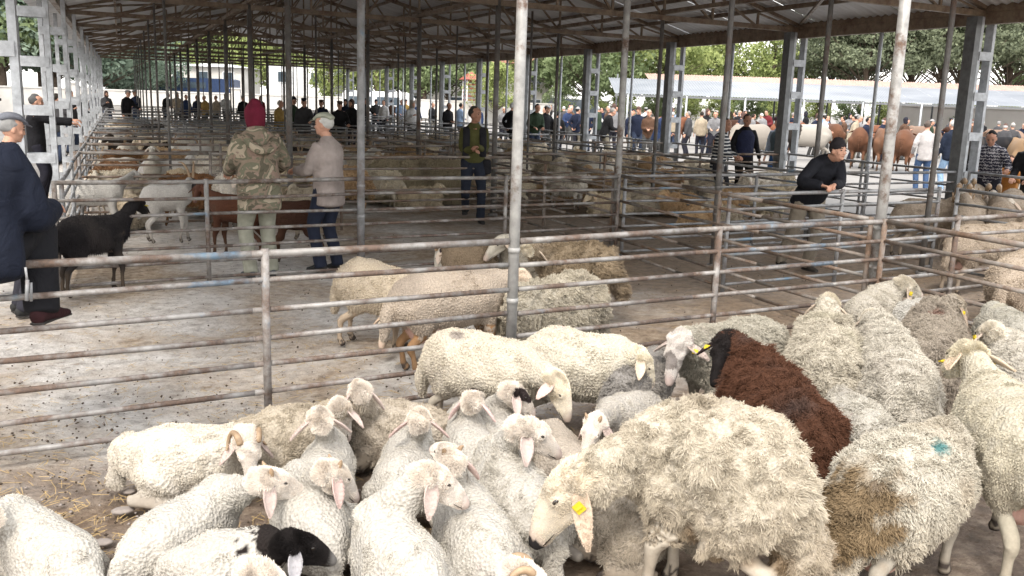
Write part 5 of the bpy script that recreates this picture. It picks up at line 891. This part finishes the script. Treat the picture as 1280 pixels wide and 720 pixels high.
def van(label, pos, rz, L_, H_, mat, stripe=None):
    rt = tag(empty('van' if L_ < 7 else 'bus', tuple(pos), rz), label, 'van' if L_ < 7 else 'bus'); g = G(); w = 2.0
    pr = [(-L_ / 2, .45), (L_ / 2 - .2, .45), (L_ / 2, .9), (L_ / 2 - .15, 1.25), (L_ / 2 - (.9 if L_ < 7 else .2), H_ - .1), (L_ / 2 - (1.3 if L_ < 7 else .5), H_), (-L_ / 2 + .15, H_), (-L_ / 2, H_ - .2)]; n = len(pr)
    V = [(x, s * w / 2, z) for s in (-1, 1) for x, z in pr]; g.add(V, [tuple(range(n))[::-1] if False else tuple(range(n)), tuple(range(n, 2 * n))[::-1]] + [(i, i + n, (i + 1) % n + n, (i + 1) % n) for i in range(n)]); ob('body', g.mesh('body', M[mat], False), rt)
    for i in range(4 if L_ > 7 else 2): x = -L_ / 2 + L_ * .7 * (i + .6) / (4 if L_ > 7 else 2); g = G(); g.add(*box((x, 0, H_ - .65), (L_ * (.15 if L_ > 7 else .28), w + .03, .55))); ob('window', g.mesh('window', M['glass'], False), rt)
    if stripe: g = G(); g.add(*box((0, 0, 1.3), (L_ - .3, w + .02, .35))); ob('stripe', g.mesh('stripe', M[stripe], False), rt)
    for x in (-L_ * .32, L_ * .3):
        for s in (-1, 1): g = G(); g.add(*tube((x, s * (w / 2 - .2), .36), (x, s * (w / 2 + .03), .36), .36, 14)); wo = ob('wheel', g.mesh('wheel', M['leather']), rt); g = G(); g.add(*tube((x, s * (w / 2), .36), (x, s * (w / 2 + .05), .36), .18, 10)); ob('rim', g.mesh('rim', M['metal_white']), wo)
van('white van parked before the far wall on the right', far(480, 66), RZc + .1, 5.6, 2.3, 'metal_white'); van('blue and white striped bus behind the far wall', far(236, 88), RZc, 9.5, 3.1, 'metal_blue', 'metal_white'); van('dark van under the trees beyond the shed', far(715, 84), RZc, 4.6, 2.3, 'glass')
# ------------------------------------------------------------------ litter on the floor
rs = np.random.RandomState(3); g = G()
for i in range(2600):
    near_ = i < 1500; px, py = (rs.uniform(-100, 700), rs.uniform(480, 730)) if near_ else (rs.uniform(0, 1280), rs.uniform(300, 560)); k_ = i % 37; px += 0 if i % 3 else ((k_ * 193) % 900 - px) * .85; py += 0 if i % 3 else ((k_ * 67) % 330 + 380 - py) * .85; p = at(px, py, -.004); a = rs.uniform(0, 3.14); l = rs.uniform(.01, .045); d = np.array([math.cos(a), math.sin(a), 0]) * l; g.add(*beam(p - d, p + d + [0, 0, rs.uniform(0, .01)], .0022, .0015))
tag(ob('straw_litter', g.mesh('straw_litter', M['straw'], False)), 'scattered straw stalks on the pen floor', 'straw', kind='stuff')
for nm, mt, n, sz, lab in (('gravel', 'stone', 350, .009, 'small stones and crumbs scattered on the floor'), ('dung_pellets', 'dung', 1500, .007, 'dark sheep droppings scattered over the floor')):
    g = G()
    for i in range(n):
        px, py = (rs.uniform(-60, 520), rs.uniform(470, 725)) if i % 2 else (rs.uniform(0, 1280), rs.uniform(290, 560)); p = at(px, py, -.002); s_ = sz * rs.uniform(.5, 1.5) ; V = p + np.array([[1, 0, 0], [-1, 0, 0], [0, 1, 0], [0, -1, 0], [0, 0, .8], [0, 0, -.8]]) * s_ * rs.uniform(.7, 1.2, (6, 1)); g.add(V, [(0, 2, 4), (2, 1, 4), (1, 3, 4), (3, 0, 4), (2, 0, 5), (1, 2, 5), (3, 1, 5), (0, 3, 5)])
    tag(ob(nm, g.mesh(nm, M[mt])), lab, nm.split('_')[0], kind='stuff')
for i, (px, py, s_) in enumerate(((155, 640, .05), (130, 680, .04), (162, 616, .03), (60, 655, .04))):
    p = at(px, py, .0); V, Fq = ell((0, 0, s_ * .2), (s_, s_ * .7, s_ * .38), n=10); V = V * (1 + .18 * sn(V, 60, i)[:, None]); g = G(); g.add(V, Fq); tag(ob('stone', g.mesh('stone', M['stone']), None, tuple(p)), ['flat pale stone beside the long lamb', 'pale stone near the corner lamb', 'small stone by the horned lamb foot', 'stone above the corner lamb'][i], 'stone')
print('SHEEP', n_, 'objects', len(bpy.data.objects))
